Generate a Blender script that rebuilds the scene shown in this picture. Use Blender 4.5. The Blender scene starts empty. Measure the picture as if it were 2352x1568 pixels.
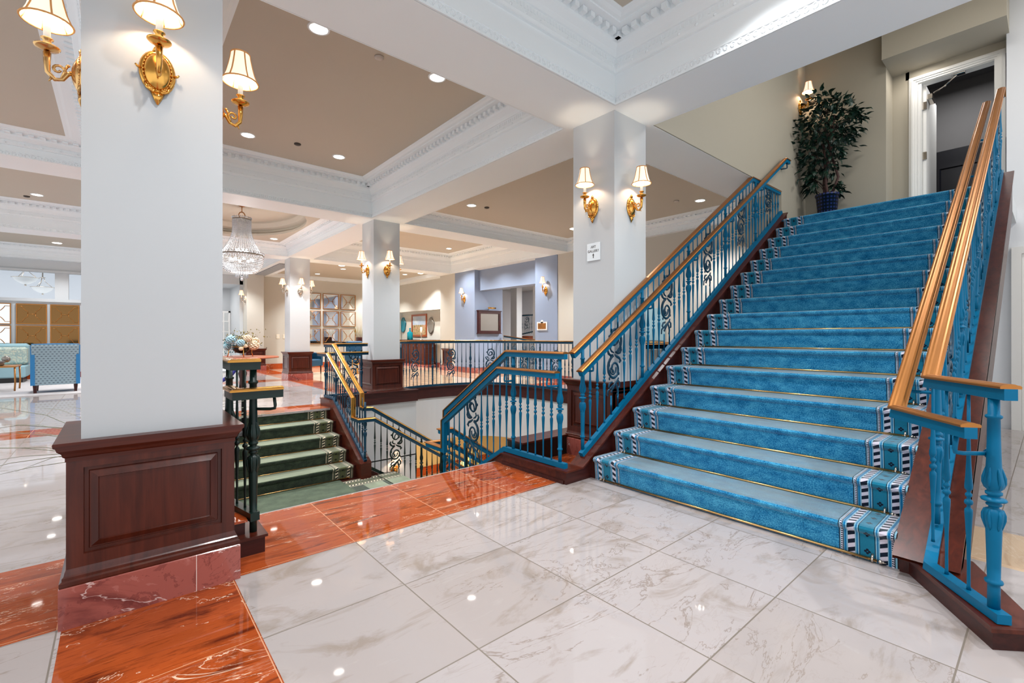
import bpy, math, random
from mathutils import Vector, Matrix
random.seed(7)
SC = bpy.context.scene
COL = SC.collection
# ------------------------------------------------------------------ camera
YAW = 0.8638
H = 1.1782
cd = bpy.data.cameras.new('camera'); cam = bpy.data.objects.new('camera', cd); COL.objects.link(cam)
cd.sensor_width = 36; cd.lens = 1061.55 / 2352 * 36; cd.shift_y = (771.26 - 784) / 2352
cd.clip_start = 0.02; cd.clip_end = 200
cam.location = (0, 0, H); cam.rotation_euler = (math.pi / 2, 0, YAW - math.pi / 2)
SC.camera = cam
# ------------------------------------------------------------------ world, exposure
w = bpy.data.worlds.new('world'); SC.world = w; w.use_nodes = True
w.node_tree.nodes['Background'].inputs[0].default_value = (0.90, 0.955, 1.0, 1)
w.node_tree.nodes['Background'].inputs[1].default_value = 1.15
SC.view_settings.view_transform = 'Standard'; SC.view_settings.look = 'None'
SC.view_settings.gamma = 1; SC.view_settings.use_curve_mapping = False
SC.view_settings.exposure = 0.33
SC.cycles.max_bounces = 8; SC.cycles.diffuse_bounces = 5; SC.cycles.sample_clamp_indirect = 4.0
SC.cycles.caustics_reflective = False; SC.cycles.caustics_refractive = False

def light(kind, name, loc, power, color=(1, .93, .84), size=.1, parent=None, rot=None, spot=None):
    l = bpy.data.lights.new(name, kind); l.energy = power; l.color = color
    if kind == 'AREA': l.shape = 'DISK'; l.size = size
    elif kind in ('POINT', 'SPOT'): l.shadow_soft_size = size
    if spot: l.spot_size = spot; l.spot_blend = .6
    o = bpy.data.objects.new(name, l); COL.objects.link(o); o.location = loc
    if rot: o.rotation_euler = rot
    if parent: o.parent = parent
    return o

# ------------------------------------------------------------------ materials
def srgb(r, g, b):
    f = lambda c: (c / 255 / 12.92) if c / 255 <= .04045 else ((c / 255 + .055) / 1.055) ** 2.4
    return (f(r), f(g), f(b), 1)

class NT:
    def __init__(s, name):
        s.m = bpy.data.materials.new(name); s.m.use_nodes = True; s.t = s.m.node_tree; s.n = s.t.nodes
        s.b = s.n['Principled BSDF']
    def new(s, k, **kw):
        n = s.n.new(k)
        for a, v in kw.items(): setattr(n, a, v)
        return n
    def put(s, sock, v):
        if hasattr(v, 'is_linked') or isinstance(v, bpy.types.NodeSocket): s.t.links.new(v, sock)
        else: sock.default_value = v
    def m_(s, op, a, b=0.0, c=0.0):
        n = s.new('ShaderNodeMath', operation=op)
        s.put(n.inputs[0], a); s.put(n.inputs[1], b); s.put(n.inputs[2], c)
        return n.outputs[0]
    def mix(s, f, a, b):
        n = s.new('ShaderNodeMix', data_type='RGBA'); s.put(n.inputs[0], f); s.put(n.inputs[6], a); s.put(n.inputs[7], b)
        return n.outputs[2]
    def band(s, u, a, b):       # 1 between a and b
        return s.m_('MULTIPLY', s.m_('GREATER_THAN', u, a), s.m_('LESS_THAN', u, b))
    def coord(s, k='Object'): return s.new('ShaderNodeTexCoord').outputs[k]
    def sep(s, v):
        n = s.new('ShaderNodeSeparateXYZ'); s.put(n.inputs[0], v); return n.outputs
    def comb(s, x, y, z):
        n = s.new('ShaderNodeCombineXYZ'); s.put(n.inputs[0], x); s.put(n.inputs[1], y); s.put(n.inputs[2], z); return n.outputs[0]
    def map(s, v, sc=(1, 1, 1), rot=(0, 0, 0), loc=(0, 0, 0)):
        n = s.new('ShaderNodeMapping'); s.put(n.inputs[0], v); n.inputs['Scale'].default_value = sc
        n.inputs['Rotation'].default_value = rot; n.inputs['Location'].default_value = loc; return n.outputs[0]
    def noise(s, v, scale, det=4, rough=.55, dist=0.0):
        n = s.new('ShaderNodeTexNoise'); s.put(n.inputs['Vector'], v); n.inputs['Scale'].default_value = scale
        n.inputs['Detail'].default_value = det; n.inputs['Roughness'].default_value = rough; n.inputs['Distortion'].default_value = dist
        return n.outputs['Fac']
    def ramp(s, f, stops):
        n = s.new('ShaderNodeValToRGB'); s.put(n.inputs[0], f); e = n.color_ramp.elements
        while len(e) < len(stops): e.new(.5)
        for i, (p, c) in enumerate(stops): e[i].position = p; e[i].color = c
        return n.outputs[0]
    def vadd(s, a, b):
        n = s.new('ShaderNodeVectorMath', operation='ADD'); s.put(n.inputs[0], a); s.put(n.inputs[1], b); return n.outputs[0]
    def bump(s, h, st, d=.01):
        n = s.new('ShaderNodeBump'); s.put(n.inputs['Height'], h); n.inputs['Strength'].default_value = st
        n.inputs['Distance'].default_value = d; s.t.links.new(n.outputs[0], s.b.inputs['Normal'])
    def set(s, **kw):
        nm = dict(col='Base Color', rough='Roughness', metal='Metallic', spec='Specular IOR Level', coat='Coat Weight',
                  ec='Emission Color', es='Emission Strength', tr='Transmission Weight', ior='IOR', alpha='Alpha', sheen='Sheen Weight', cr='Coat Roughness')
        for k, v in kw.items(): s.put(s.b.inputs[nm[k]], v)
        return s.m

def plain(name, c, rough=.5, metal=0.0, var=.04, scale=6, **kw):
    t = NT(name)
    n = t.noise(t.coord(), scale, 3)
    d = tuple(x * (1 - var) for x in c[:3]) + (1,); l = tuple(min(1, x * (1 + var)) for x in c[:3]) + (1,)
    t.set(col=t.mix(n, d, l), rough=rough, metal=metal, **kw)
    return t.m

def marble_nodes(t, base, dark, light_, vein, joint, tile=(0.61, .5915), off=(1.036, 1.9965), vamt=.5, rot=.6, jw=.003, stretch=2.3, fine=0, tv=.14):
    p = t.coord(); X, Y, Z = t.sep(p)
    gx = t.m_('DIVIDE', t.m_('SUBTRACT', X, off[0]), tile[0]); gy = t.m_('DIVIDE', t.m_('SUBTRACT', Y, off[1]), tile[1])
    wn = t.new('ShaderNodeTexWhiteNoise'); t.put(wn.inputs[0], t.comb(t.m_('FLOOR', gx), t.m_('FLOOR', gy), 3.0))
    sc = t.new('ShaderNodeVectorMath', operation='SCALE'); t.put(sc.inputs[0], wn.outputs['Color']); sc.inputs[3].default_value = 9.0
    q = t.vadd(t.map(p, (1, stretch, 1), (0, 0, rot)), sc.outputs[0])
    c = t.ramp(t.noise(q, 1.9, 8, .62, 1.2), [(.33, dark), (.47, base), (.62, base), (.8, light_)])
    def veins(scale, width, amt, c, col, gate):
        v = t.m_('ABSOLUTE', t.m_('SUBTRACT', t.noise(q, scale, 7, .6, 1.6), .5))
        vm = t.m_('MULTIPLY', t.m_('SUBTRACT', 1.0, t.m_('MINIMUM', 1.0, t.m_('MULTIPLY', v, 1.0 / width))), amt)
        return t.mix(t.m_('MULTIPLY', vm, t.m_('GREATER_THAN', t.noise(q, .8, 2), gate)), c, col)
    c = veins(1.1, .009, vamt, c, vein, .5)
    c = veins(2.6, .012, vamt * .45, c, dark, .48)
    if fine:
        st = t.noise(t.map(q, (1, 2.4, 1)), 9, 6, .7, .6)
        c = t.mix(t.m_('MULTIPLY', t.m_('GREATER_THAN', st, .57), .4), c, dark)
        c = t.mix(t.m_('MULTIPLY', t.m_('LESS_THAN', st, .38), .3), c, light_)
        c = veins(.5, .0035, .9, c, vein, .35)
    c = t.mix(t.m_('MULTIPLY', t.m_('POWER', wn.outputs['Value'], 2.2), tv), c, dark)
    fx = t.m_('FRACT', gx); fy = t.m_('FRACT', gy)
    ax = t.m_('MULTIPLY', t.m_('MINIMUM', fx, t.m_('SUBTRACT', 1.0, fx)), tile[0]); ay = t.m_('MULTIPLY', t.m_('MINIMUM', fy, t.m_('SUBTRACT', 1.0, fy)), tile[1])
    j = t.m_('LESS_THAN', t.m_('MINIMUM', ax, ay), jw)
    return t.mix(j, c, joint), j

def marble(name, *a, rough=.09, **k):
    t = NT(name); c, j = marble_nodes(t, *a, **k)
    t.set(col=c, rough=t.mix(j, (rough,) * 3 + (1,), (.6,) * 3 + (1,))); return t.m

def floor_marble():
    t = NT('inlaid marble floor'); X, Y, Z = t.sep(t.coord())
    w1, j1 = marble_nodes(t, srgb(172, 164, 163), srgb(148, 136, 128), srgb(188, 182, 181), srgb(118, 100, 84), srgb(118, 108, 98), vamt=.6, tv=.38)
    r1, j2 = marble_nodes(t, srgb(160, 72, 32), srgb(92, 34, 16), srgb(196, 112, 64), srgb(236, 204, 176), srgb(205, 150, 110), off=(1.036, 3.20 - .5915 * 3), vamt=.22, rot=.08, jw=.0016, stretch=4.2, fine=1)
    t1, j3 = marble_nodes(t, srgb(198, 170, 140), srgb(170, 136, 106), srgb(214, 192, 168), srgb(226, 208, 188), srgb(205, 170, 140), vamt=.3)
    red = 0.0
    for v, a, b in ((X, -.17, .432), (X, 3.44, 4.05), (Y, 2.592, 3.40), (Y, 7.7, 8.3), (Y, 13.1, 13.74)):
        red = t.m_('MAXIMUM', red, t.band(v, a, b))
    near = t.band(Y, -9, 1.6)
    tan = t.m_('MULTIPLY', t.m_('GREATER_THAN', X, 4.05), t.m_('GREATER_THAN', Y, 8.3))
    tan = t.m_('MAXIMUM', tan, t.m_('MULTIPLY', t.band(X, 3.44, 4.05), near))  # near part of the red strip coloured tan: lighting and reflection painted in
    c = t.mix(red, w1, r1); c = t.mix(tan, c, t1)
    t.set(col=c, rough=t.mix(t.m_('MAXIMUM', j1, 0.0), (.035,) * 3 + (1,), (.5,) * 3 + (1,)), spec=t.m_('SUBTRACT', .45, t.m_('MULTIPLY', red, .15)))
    return t.m

def wood(name, a, b, rough=.22, ax='X', scale=1.0, coat=.04):
    t = NT(name); p = t.coord()
    s = {'X': (.7, 9, 9), 'Y': (9, .7, 9), 'Z': (9, 9, .7)}[ax]
    n = t.noise(t.map(p, tuple(k * scale for k in s)), 3.0, 6, .6, .6)
    n2 = t.noise(p, 1.5, 2)
    c = t.mix(t.m_('MULTIPLY', n2, .5), t.ramp(n, [(.3, a), (.7, b)]), a)
    t.set(col=c, rough=rough + .1, coat=coat, cr=.12, spec=.3); return t.m

def carpet(name, P, W, bs=1.0):
    """P: colours; UV.x = metres from one edge (0..W), UV.y = metres along the runner (pitch period wears treads)."""
    t = NT(name); uv = t.new('ShaderNodeUVMap').outputs[0]; U, V, _ = t.sep(uv)
    e = t.m_('DIVIDE', t.m_('MINIMUM', U, t.m_('SUBTRACT', W, U)), bs)
    pile = t.noise(t.comb(t.m_('MULTIPLY', U, 1.0), V, 0.0), 130, 3, .75)
    pile2 = t.noise(t.comb(t.m_('MULTIPLY', U, .7), V, 0.0), 16, 3, .6)
    f = t.m_('ADD', t.m_('MULTIPLY', pile, .75), t.m_('MULTIPLY', pile2, .4))
    field = t.ramp(f, [(.38, P['d']), (.52, P['m']), (.72, P['l'])])
    # wear: the trodden middle of every tread is flattened and grey
    ph = t.m_('FRACT', t.m_('DIVIDE', V, .4505))
    tread = t.m_('MULTIPLY', t.m_('GREATER_THAN', ph, .385), t.m_('LESS_THAN', ph, .99))
    nz = t.noise(t.comb(t.m_('MULTIPLY', U, .25), V, 0.0), 9, 3)
    wear = t.m_('MULTIPLY', t.m_('MULTIPLY', tread, t.m_('ADD', .35, nz)), P['wear'])
    field = t.mix(wear, field, P['worn'])
    c = field
    bars = t.m_('LESS_THAN', t.m_('FRACT', t.m_('DIVIDE', t.m_('ADD', V, t.m_('MULTIPLY', e, .45)), .0439)), .5)
    barc = t.mix(bars, P['navy'], P['cream'])
    dots = t.m_('LESS_THAN', t.m_('FRACT', t.m_('DIVIDE', V, .011)), .55)
    dotc = t.mix(dots, P['navy'], P['cream'])
    def lay(c, a, b, col): return t.mix(t.band(e, a, b), c, col)
    c = lay(c, 0, .247, P['light'])
    c = lay(c, .012, .022, dotc); c = lay(c, .008, .012, P['navy'])
    c = lay(c, .024, .034, P['m'])
    c = lay(c, .038, .07, barc)
    c = lay(c, .076, .082, P['m'])
    c = lay(c, .088, .158, P['band']); c = lay(c, .088, .0915, P['navy']); c = lay(c, .1545, .158, P['navy'])
    c = lay(c, .164, .170, P['m'])
    c = lay(c, .176, .208, barc)
    c = lay(c, .214, .224, P['m'])
    c = lay(c, .230, .239, dotc); c = lay(c, .226, .2295, P['navy']); c = lay(c, .243, .2475, P['navy'])
    # four petal motif in the middle band
    du = t.m_('SUBTRACT', e, .123); dv = t.m_('MULTIPLY', t.m_('SUBTRACT', t.m_('FRACT', t.m_('DIVIDE', V, .09)), .5), .09)
    au, av = t.m_('ABSOLUTE', du), t.m_('ABSOLUTE', dv)
    def disc(x, y, r): return t.m_('LESS_THAN', t.m_('ADD', t.m_('POWER', t.m_('SUBTRACT', au, x), 2.0), t.m_('POWER', t.m_('SUBTRACT', av, y), 2.0)), r * r)
    mot = t.m_('MAXIMUM', disc(.0085, 0, .0062), disc(0, .0085, .0062))
    c = t.mix(mot, c, P['navy'])
    c = t.mix(t.m_('MULTIPLY', wear, .25), c, P['worn'])
    t.set(col=c, rough=.95, sheen=.3, spec=.1)
    t.bump(t.m_('ADD', pile, t.m_('MULTIPLY', pile2, .5)), .6, .006)
    return t.m

M = {}
def setup_materials():
    M['white'] = plain('white paint', srgb(197, 200, 202), .55, var=.012, scale=2)
    M['trim'] = plain('white moulding paint', srgb(238, 244, 247), .5, var=.008, scale=2)
    M['taupe'] = plain('taupe ceiling paint', srgb(192, 183, 168), .6, var=.02, scale=1)
    M['cream'] = plain('cream wall paint', srgb(196, 191, 180), .6, var=.015, scale=1)
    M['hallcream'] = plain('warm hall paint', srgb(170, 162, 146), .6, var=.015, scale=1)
    M['blue'] = plain('blue grey wall paint', srgb(138, 152, 176), .6, var=.015, scale=1)
    M['grey'] = plain('grey wall paint', srgb(222, 224, 228), .6, var=.015, scale=1)
    M['floor'] = floor_marble()
    M['red'] = marble('red marble', srgb(172, 74, 30), srgb(112, 40, 18), srgb(196, 104, 56), srgb(232, 190, 156), srgb(205, 150, 110), rough=.06, vamt=.8, jw=.0016)
    M['pinkm'] = marble('rose marble plinth', srgb(160, 88, 78), srgb(92, 38, 38), srgb(196, 132, 122), srgb(222, 196, 190), srgb(215, 190, 180), tile=(.66, 3.1), off=(.14, -1), rough=.1, vamt=.95, rot=.1, jw=.0015, fine=1)
    M['wood'] = wood('mahogany', srgb(58, 20, 12), srgb(96, 40, 24), .2, 'X')
    M['woodz'] = wood('mahogany upright grain', srgb(54, 19, 12), srgb(92, 40, 26), .2, 'Z', coat=.25)
    M['wooddk'] = wood('dark mahogany', srgb(46, 17, 15), srgb(76, 32, 26), .24, 'X')
    M['teal'] = plain('teal enamel', srgb(0, 98, 136), .42, .0, var=.1, scale=14, spec=.16)
    M['deepteal'] = plain('dimly lit teal enamel', srgb(6, 58, 82), .34, .0, var=.12, scale=14, spec=.35)  # railing teal again, darkened in colour for rails in weaker light
    M['green'] = plain('dimly lit green enamel', srgb(18, 38, 33), .34, .0, var=.12, scale=14, spec=.35)  # same railing paint, its low light put into a dark green
    M['brass'] = plain('polished brass', srgb(226, 168, 84), .2, 1.0, var=.1, scale=9)
    M['brass2'] = plain('aged brass', srgb(214, 170, 112), .24, 1.0, var=.14, scale=8)
    M['bronze'] = plain('brass handrail cap', srgb(172, 112, 56), .34, .8, var=.2, scale=5)
    M['chrome'] = plain('nickel', srgb(200, 190, 178), .18, 1.0, var=.05)
    M['candle'] = plain('ivory candle sleeve', srgb(240, 234, 220), .5)
    M['candle'].node_tree.nodes['Principled BSDF'].inputs['Emission Color'].default_value = (1, .9, .75, 1)
    M['candle'].node_tree.nodes['Principled BSDF'].inputs['Emission Strength'].default_value = .25
    t = NT('lit lampshade'); t.set(col=srgb(236, 206, 168), rough=.8, ec=(1, .86, .68, 1), es=.72); M['shade'] = t.m
    t = NT('lampshade trim'); t.set(col=srgb(196, 140, 84), rough=.8, ec=(1, .5, .2, 1), es=.1); M['shadetrim'] = t.m
    t = NT('lit lamp'); t.set(col=(1, 1, 1, 1), ec=(1, .95, .88, 1), es=9.0); M['lamp'] = t.m
    t = NT('crystal'); t.set(col=srgb(196, 198, 202), rough=.08, spec=.9, metal=.35); M['crystal'] = t.m
    M['black'] = plain('black', srgb(14, 13, 14), .35)
    M['dark'] = plain('dark detector', srgb(60, 52, 46), .5)
    M['sdet'] = plain('ceiling sensor', srgb(196, 186, 176), .5)
    M['mirror'] = plain('mirror glass', srgb(225, 225, 222), .03, 1.0, var=0.0)
    M['amirror'] = plain('bronze mirror glass', srgb(122, 88, 52), .08, 1.0, var=0.0)
    M['gold'] = plain('antique gold', srgb(176, 118, 60), .35, .7)
    M['ivory'] = plain('ivory', srgb(225, 215, 195), .6)
    M['leather'] = plain('blue leather', srgb(18, 70, 100), .35)
    M['velvet'] = plain('blue upholstery', srgb(40, 120, 175), .7)
    M['paleblue'] = plain('pale blue upholstery', srgb(150, 185, 195), .8)
    M['rug'] = plain('grey rug', srgb(190, 186, 186), .95, var=.12, scale=5)
    M['rope'] = plain('blue velvet rope', srgb(60, 60, 150), .7)
    M['leaf'] = plain('ficus leaf', srgb(18, 48, 36), .35, var=.5, scale=7)
    M['blade'] = plain('grass blade', srgb(140, 142, 122), .5, var=.3)
    M['bark'] = plain('bark', srgb(74, 50, 46), .8)
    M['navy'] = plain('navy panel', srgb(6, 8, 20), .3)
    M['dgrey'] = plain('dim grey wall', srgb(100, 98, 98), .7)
    M['doorw'] = plain('white door paint', srgb(232, 230, 226), .4, var=.01)
    M['olive'] = plain('olive fabric', srgb(150, 140, 92), .85, var=.15, scale=30)
    M['lowcream'] = plain('lower wall paint', srgb(214, 190, 140), .6)
    M['vent'] = plain('vent grille', srgb(120, 120, 122), .5)
    M['tealglass'] = plain('teal glaze', srgb(20, 120, 140), .15, var=.4, scale=12)
    M['silver'] = plain('silver glaze', srgb(140, 134, 126), .3, .6)
    M['bluegl'] = NT('turquoise glass').set(col=srgb(30, 175, 200), rough=.05, tr=.6, ior=1.3)
    M['glass'] = NT('clear glass').set(col=(1, 1, 1, 1), rough=.0, tr=1.0, ior=1.02)
    t = NT('alabaster bowl'); t.set(col=srgb(225, 225, 225), rough=.4); M['bowl'] = t.m
    M['ivoryfl'] = plain('cream petals', srgb(224, 200, 170), .7, var=.2, scale=60)
    M['bluefl'] = plain('pale blue petals', srgb(150, 180, 190), .7, var=.2, scale=60)
    M['goldfl'] = plain('olive gold leaves', srgb(130, 116, 44), .6, var=.4, scale=60)
    M['tealfl'] = plain('teal leaves', srgb(30, 130, 140), .6, var=.3, scale=60)
    M['rbrown'] = plain('orange wood', srgb(150, 70, 30), .3)
    # woven plant basket
    t = NT('woven blue basket'); p = t.coord(); X, Y, Z = t.sep(p)
    ang = t.m_('ARCTAN2', Y, X)
    a = t.m_('FRACT', t.m_('MULTIPLY', ang, 3.0)); b = t.m_('FRACT', t.m_('MULTIPLY', Z, 20.0))
    k = t.m_('MULTIPLY', t.band(a, .2, .8), t.band(b, .25, .8))
    t.set(col=t.mix(k, srgb(6, 8, 16), srgb(40, 52, 110)), rough=.35); M['basket'] = t.m
    # dashed upholstery of the lounge chair
    t = NT('dashed pale upholstery'); p = t.coord(); X, Y, Z = t.sep(p)
    a = t.m_('FRACT', t.m_('MULTIPLY', t.m_('ADD', X, t.m_('MULTIPLY', t.m_('FLOOR', t.m_('MULTIPLY', Z, 22.0)), .03)), 16.0)); b = t.m_('FRACT', t.m_('MULTIPLY', Z, 22.0))
    t.set(col=t.mix(t.m_('MULTIPLY', t.band(a, .2, .65), t.band(b, .35, .6)), srgb(140, 162, 172), srgb(52, 66, 80)), rough=.85); M['dash'] = t.m
    # damask
    t = NT('pale damask'); n = t.noise(t.coord(), 14, 3); t.set(col=t.ramp(n, [(.42, srgb(196, 206, 190)), (.5, srgb(146, 172, 172)), (.6, srgb(206, 206, 186))]), rough=.85); M['damask'] = t.m
    # striped drape
    t = NT('striped cloth'); X, Y, Z = t.sep(t.coord()); t.set(col=t.mix(t.m_('GREATER_THAN', t.m_('FRACT', t.m_('MULTIPLY', X, 14.0)), .5), srgb(150, 145, 138), srgb(214, 210, 200)), rough=.9); M['stripe'] = t.m
    # landscape painting (generic)
    t = NT('painted landscape'); p = t.coord(); X, Y, Z = t.sep(p)
    n = t.noise(p, 9, 5)
    z = t.m_('ADD', Z, t.m_('MULTIPLY', n, .16))
    sky = t.mix(t.noise(p, 5, 4), srgb(120, 160, 200), srgb(226, 226, 220))
    land = t.ramp(t.noise(p, 14, 5), [(.3, srgb(60, 70, 60)), (.48, srgb(170, 150, 90)), (.6, srgb(190, 130, 120)), (.7, srgb(220, 200, 140))])
    t.set(col=t.mix(t.m_('GREATER_THAN', z, .1), land, sky), rough=.6); M['paint'] = t.m
    blue = dict(d=srgb(0, 58, 94), m=srgb(8, 114, 166), l=srgb(84, 176, 212), light=srgb(128, 178, 200), navy=srgb(6, 22, 44), cream=srgb(214, 208, 222), band=srgb(20, 118, 148), worn=srgb(110, 124, 126), wear=.8)
    grn = dict(d=srgb(18, 24, 18), m=srgb(36, 46, 35), l=srgb(70, 82, 62), light=srgb(126, 124, 100), navy=srgb(12, 18, 18), cream=srgb(222, 206, 178), band=srgb(84, 88, 58), worn=srgb(128, 136, 112), wear=1.0)
    M['cblue'] = carpet('blue stair carpet', blue, 1.94); M['cgreen'] = carpet('green stair carpet', grn, 1.96, 1.22)
    M['cteal'] = plain('teal landing carpet', srgb(14, 100, 140), .95, var=.2, scale=120)
    t = NT('plain green carpet'); n = t.noise(t.coord(), 200, 3, .7); n2 = t.noise(t.coord(), 7, 3)
    t.set(col=t.ramp(t.m_('ADD', t.m_('MULTIPLY', n, .7), t.m_('MULTIPLY', n2, .4)), [(.35, srgb(46, 56, 44)), (.7, srgb(86, 98, 78))]), rough=.95); M['cplain'] = t.m
setup_materials()

# ------------------------------------------------------------------ mesh builder
class MB:
    def __init__(s): s.v = []; s.f = []; s.sm = []; s.mi = []; s.uv = {}; s.cm = 0; s.cs = False
    def face(s, idx, smooth=None, uv=None):
        if uv: s.uv[len(s.f)] = uv
        s.f.append(tuple(idx)); s.sm.append(s.cs if smooth is None else smooth); s.mi.append(s.cm)
    def add(s, vs, fs, smooth=False, M_=None):
        b = len(s.v)
        s.v += [tuple(M_ @ Vector(p)) if M_ is not None else tuple(p) for p in vs]
        for f in fs: s.face([b + i for i in f], smooth)
    def box(s, a, b, M_=None):
        x0, y0, z0 = a; x1, y1, z1 = b
        s.add([(x0, y0, z0), (x1, y0, z0), (x1, y1, z0), (x0, y1, z0), (x0, y0, z1), (x1, y0, z1), (x1, y1, z1), (x0, y1, z1)],
              [(0, 3, 2, 1), (4, 5, 6, 7), (0, 1, 5, 4), (1, 2, 6, 5), (2, 3, 7, 6), (3, 0, 4, 7)], False, M_)
        return s
    def bbox(s, a, b, r=.01, M_=None):          # bevelled box via loft
        x0, y0, z0 = a; x1, y1, z1 = b
        L = []
        for (zz, i) in ((z0, r), (z0 + r, 0), (z1 - r, 0), (z1, r)): L.append([(x0 + i, y0 + i, zz), (x1 - i, y0 + i, zz), (x1 - i, y1 - i, zz), (x0 + i, y1 - i, zz)])
        return s.loft(L, M_=M_)
    def loft(s, loops, closed=True, caps=True, smooth=False, M_=None):
        b = len(s.v); n = len(loops[0])
        for L in loops: s.v += [tuple(M_ @ Vector(p)) if M_ is not None else tuple(p) for p in L]
        for k in range(len(loops) - 1):
            for i in range(n if closed else n - 1):
                j = (i + 1) % n; s.face([b + k * n + i, b + k * n + j, b + (k + 1) * n + j, b + (k + 1) * n + i], smooth)
        if caps and closed:
            s.face([b + i for i in range(n)][::-1], False); s.face([b + (len(loops) - 1) * n + i for i in range(n)], False)
        return s
    def rects(s, cx, cy, prof, caps=True):      # prof: (halfx, halfy, z)
        return s.loft([[(cx - hx, cy - hy, z), (cx + hx, cy - hy, z), (cx + hx, cy + hy, z), (cx - hx, cy + hy, z)] for hx, hy, z in prof], caps=caps)
    def lathe(s, prof, n=12, M_=None, caps=True):
        return s.loft([[(r * math.cos(2 * math.pi * i / n), r * math.sin(2 * math.pi * i / n), z) for i in range(n)] for r, z in prof], caps=caps, smooth=True, M_=M_)
    def tube(s, path, rad, n=8, M_=None, flat=1.0, nrm=None):
        P = [Vector(p) for p in path]; R = rad if isinstance(rad, (list, tuple)) else [rad] * len(P)
        loops = []; up = Vector(nrm) if nrm else None
        for i, p in enumerate(P):
            d = (P[min(i + 1, len(P) - 1)] - P[max(i - 1, 0)]).normalized()
            if nrm: u = Vector(nrm); a = d.cross(u).normalized()
            else:
                if up is None: up = Vector((0, 0, 1)) if abs(d.z) < .9 else Vector((1, 0, 0))
                a = d.cross(up)
                a = a.normalized() if a.length > 1e-6 else Vector((1, 0, 0)); u = a.cross(d).normalized(); up = u
            loops.append([tuple(p + a * (R[i] * math.cos(2 * math.pi * k / n)) + u * (R[i] * flat * math.sin(2 * math.pi * k / n))) for k in range(n)])
        return s.loft(loops, smooth=True, M_=M_)
    def sweep(s, prof, path, smooth=False, caps=True):  # prof: list of (side, up), mitred; side is horizontal
        P = [Vector(p) for p in path]; D = [(P[i + 1] - P[i]).normalized() for i in range(len(P) - 1)]
        F = []; side = None
        for d in D:
            h = Vector((d.x, d.y, 0))
            if h.length > .05: side = Vector((d.y, -d.x, 0)).normalized()
            if side is None: side = Vector((1, 0, 0))
            F.append((side.copy(), side.cross(d).normalized()))
        loops = []
        for i, p in enumerate(P):
            k = min(max(i - 1, 0), len(D) - 1) if i > 0 else 0
            d0 = D[k]; d1 = D[min(i, len(D) - 1)]
            n = (d0 + d1); n = n.normalized() if n.length > .1 else d0
            S, U = F[k]; L = []
            for (a, b) in prof:
                o = S * a + U * b; t = -n.dot(o) / max(.15, n.dot(d0)); L.append(tuple(p + o + d0 * t))
            loops.append(L)
        return s.loft(loops, smooth=smooth, caps=caps)
    def prism(s, poly, a, b, plane='XZ'):       # polygon extruded from a to b along the missing axis
        mk = {'XZ': lambda p, t: (p[0], t, p[1]), 'YZ': lambda p, t: (t, p[0], p[1]), 'XY': lambda p, t: (p[0], p[1], t)}[plane]
        return s.loft([[mk(p, a) for p in poly], [mk(p, b) for p in poly]])
    def sphere(s, c, r, n=8, m=6, sc=(1, 1, 1)):
        pr = [(max(1e-4, math.sin(math.pi * i / m)) * r, -math.cos(math.pi * i / m) * r) for i in range(m + 1)]
        T = Matrix.Translation(Vector(c)) @ Matrix.Diagonal((*sc, 1)); return s.lathe(pr, n, T)
    def panel(s, o, ux, uz, w, h, loops, nrm):  # nested rectangles: loops (inset, depth); outward = nrm
        o = Vector(o); ux = Vector(ux); uz = Vector(uz); nrm = Vector(nrm)
        L = [[tuple(o + ux * x + uz * z + nrm * d) for x, z in ((i, i), (w - i, i), (w - i, h - i), (i, h - i))] for i, d in loops]
        b = len(s.v); s.loft(L, caps=False); s.face([b + (len(L) - 1) * 4 + k for k in range(4)])
        return s
    def frame(s, x0, z0, x1, z1, w, y0, y1, ax='X'):   # four butted members, no overlaps
        for a, b, c, d in ((x0, z0, x1, z0 + w), (x0, z1 - w, x1, z1), (x0, z0 + w, x0 + w, z1 - w), (x1 - w, z0 + w, x1, z1 - w)):
            s.box((a, y0, b), (c, y1, d)) if ax == 'X' else s.box((y0, a, b), (y1, c, d))
        return s
    def build(s, name, mats, parent=None, loc=None):
        me = bpy.data.meshes.new(name); me.from_pydata(s.v, [], s.f); me.update()
        for i, p in enumerate(me.polygons): p.use_smooth = s.sm[i]; p.material_index = s.mi[i]
        if s.uv:
            l = me.uv_layers.new(name='UVMap')
            for i, p in enumerate(me.polygons):
                if i in s.uv:
                    for k, li in enumerate(p.loop_indices): l.data[li].uv = s.uv[i][k]
        for m in (mats if isinstance(mats, (list, tuple)) else [mats]): me.materials.append(M[m] if isinstance(m, str) else m)
        o = bpy.data.objects.new(name, me); COL.objects.link(o)
        if parent: o.parent = parent
        if loc: o.location = loc
        return o

def tag(o, label, cat, group=None):
    o['label'] = label; o['category'] = cat
    if group: o['group'] = group
    return o
def thing(name, label, cat, loc=(0, 0, 0), rz=0.0, group=None):
    o = bpy.data.objects.new(name, None); COL.objects.link(o); o.location = loc; o.rotation_euler = (0, 0, rz); o.empty_display_size = .1
    return tag(o, label, cat, group)
def struct(o): o['kind'] = 'structure'; return o
def copy_tree(o, parent=None):
    c = o.copy(); COL.objects.link(c)
    if parent: c.parent = parent
    for ch in list(o.children): copy_tree(ch, c)
    return c
def inst(src, parent, loc, scale=None, rz=None):
    c = src.copy(); COL.objects.link(c); c.parent = parent; c.location = loc
    if scale: c.scale = scale
    if rz is not None: c.rotation_euler = (0, 0, rz)
    return c

# ------------------------------------------------------------------ dimensions
SL = .638                                   # slope of every flight
BZ = 3.268                                  # underside of the beams
CW = .253                                   # half column shaft
XC = (.1385, 3.7475); YC = (2.886, 8.157, 13.427)
RISE, RUN, SX = .1755, .275, 2.97           # blue stair
EXEC = {}

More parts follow.
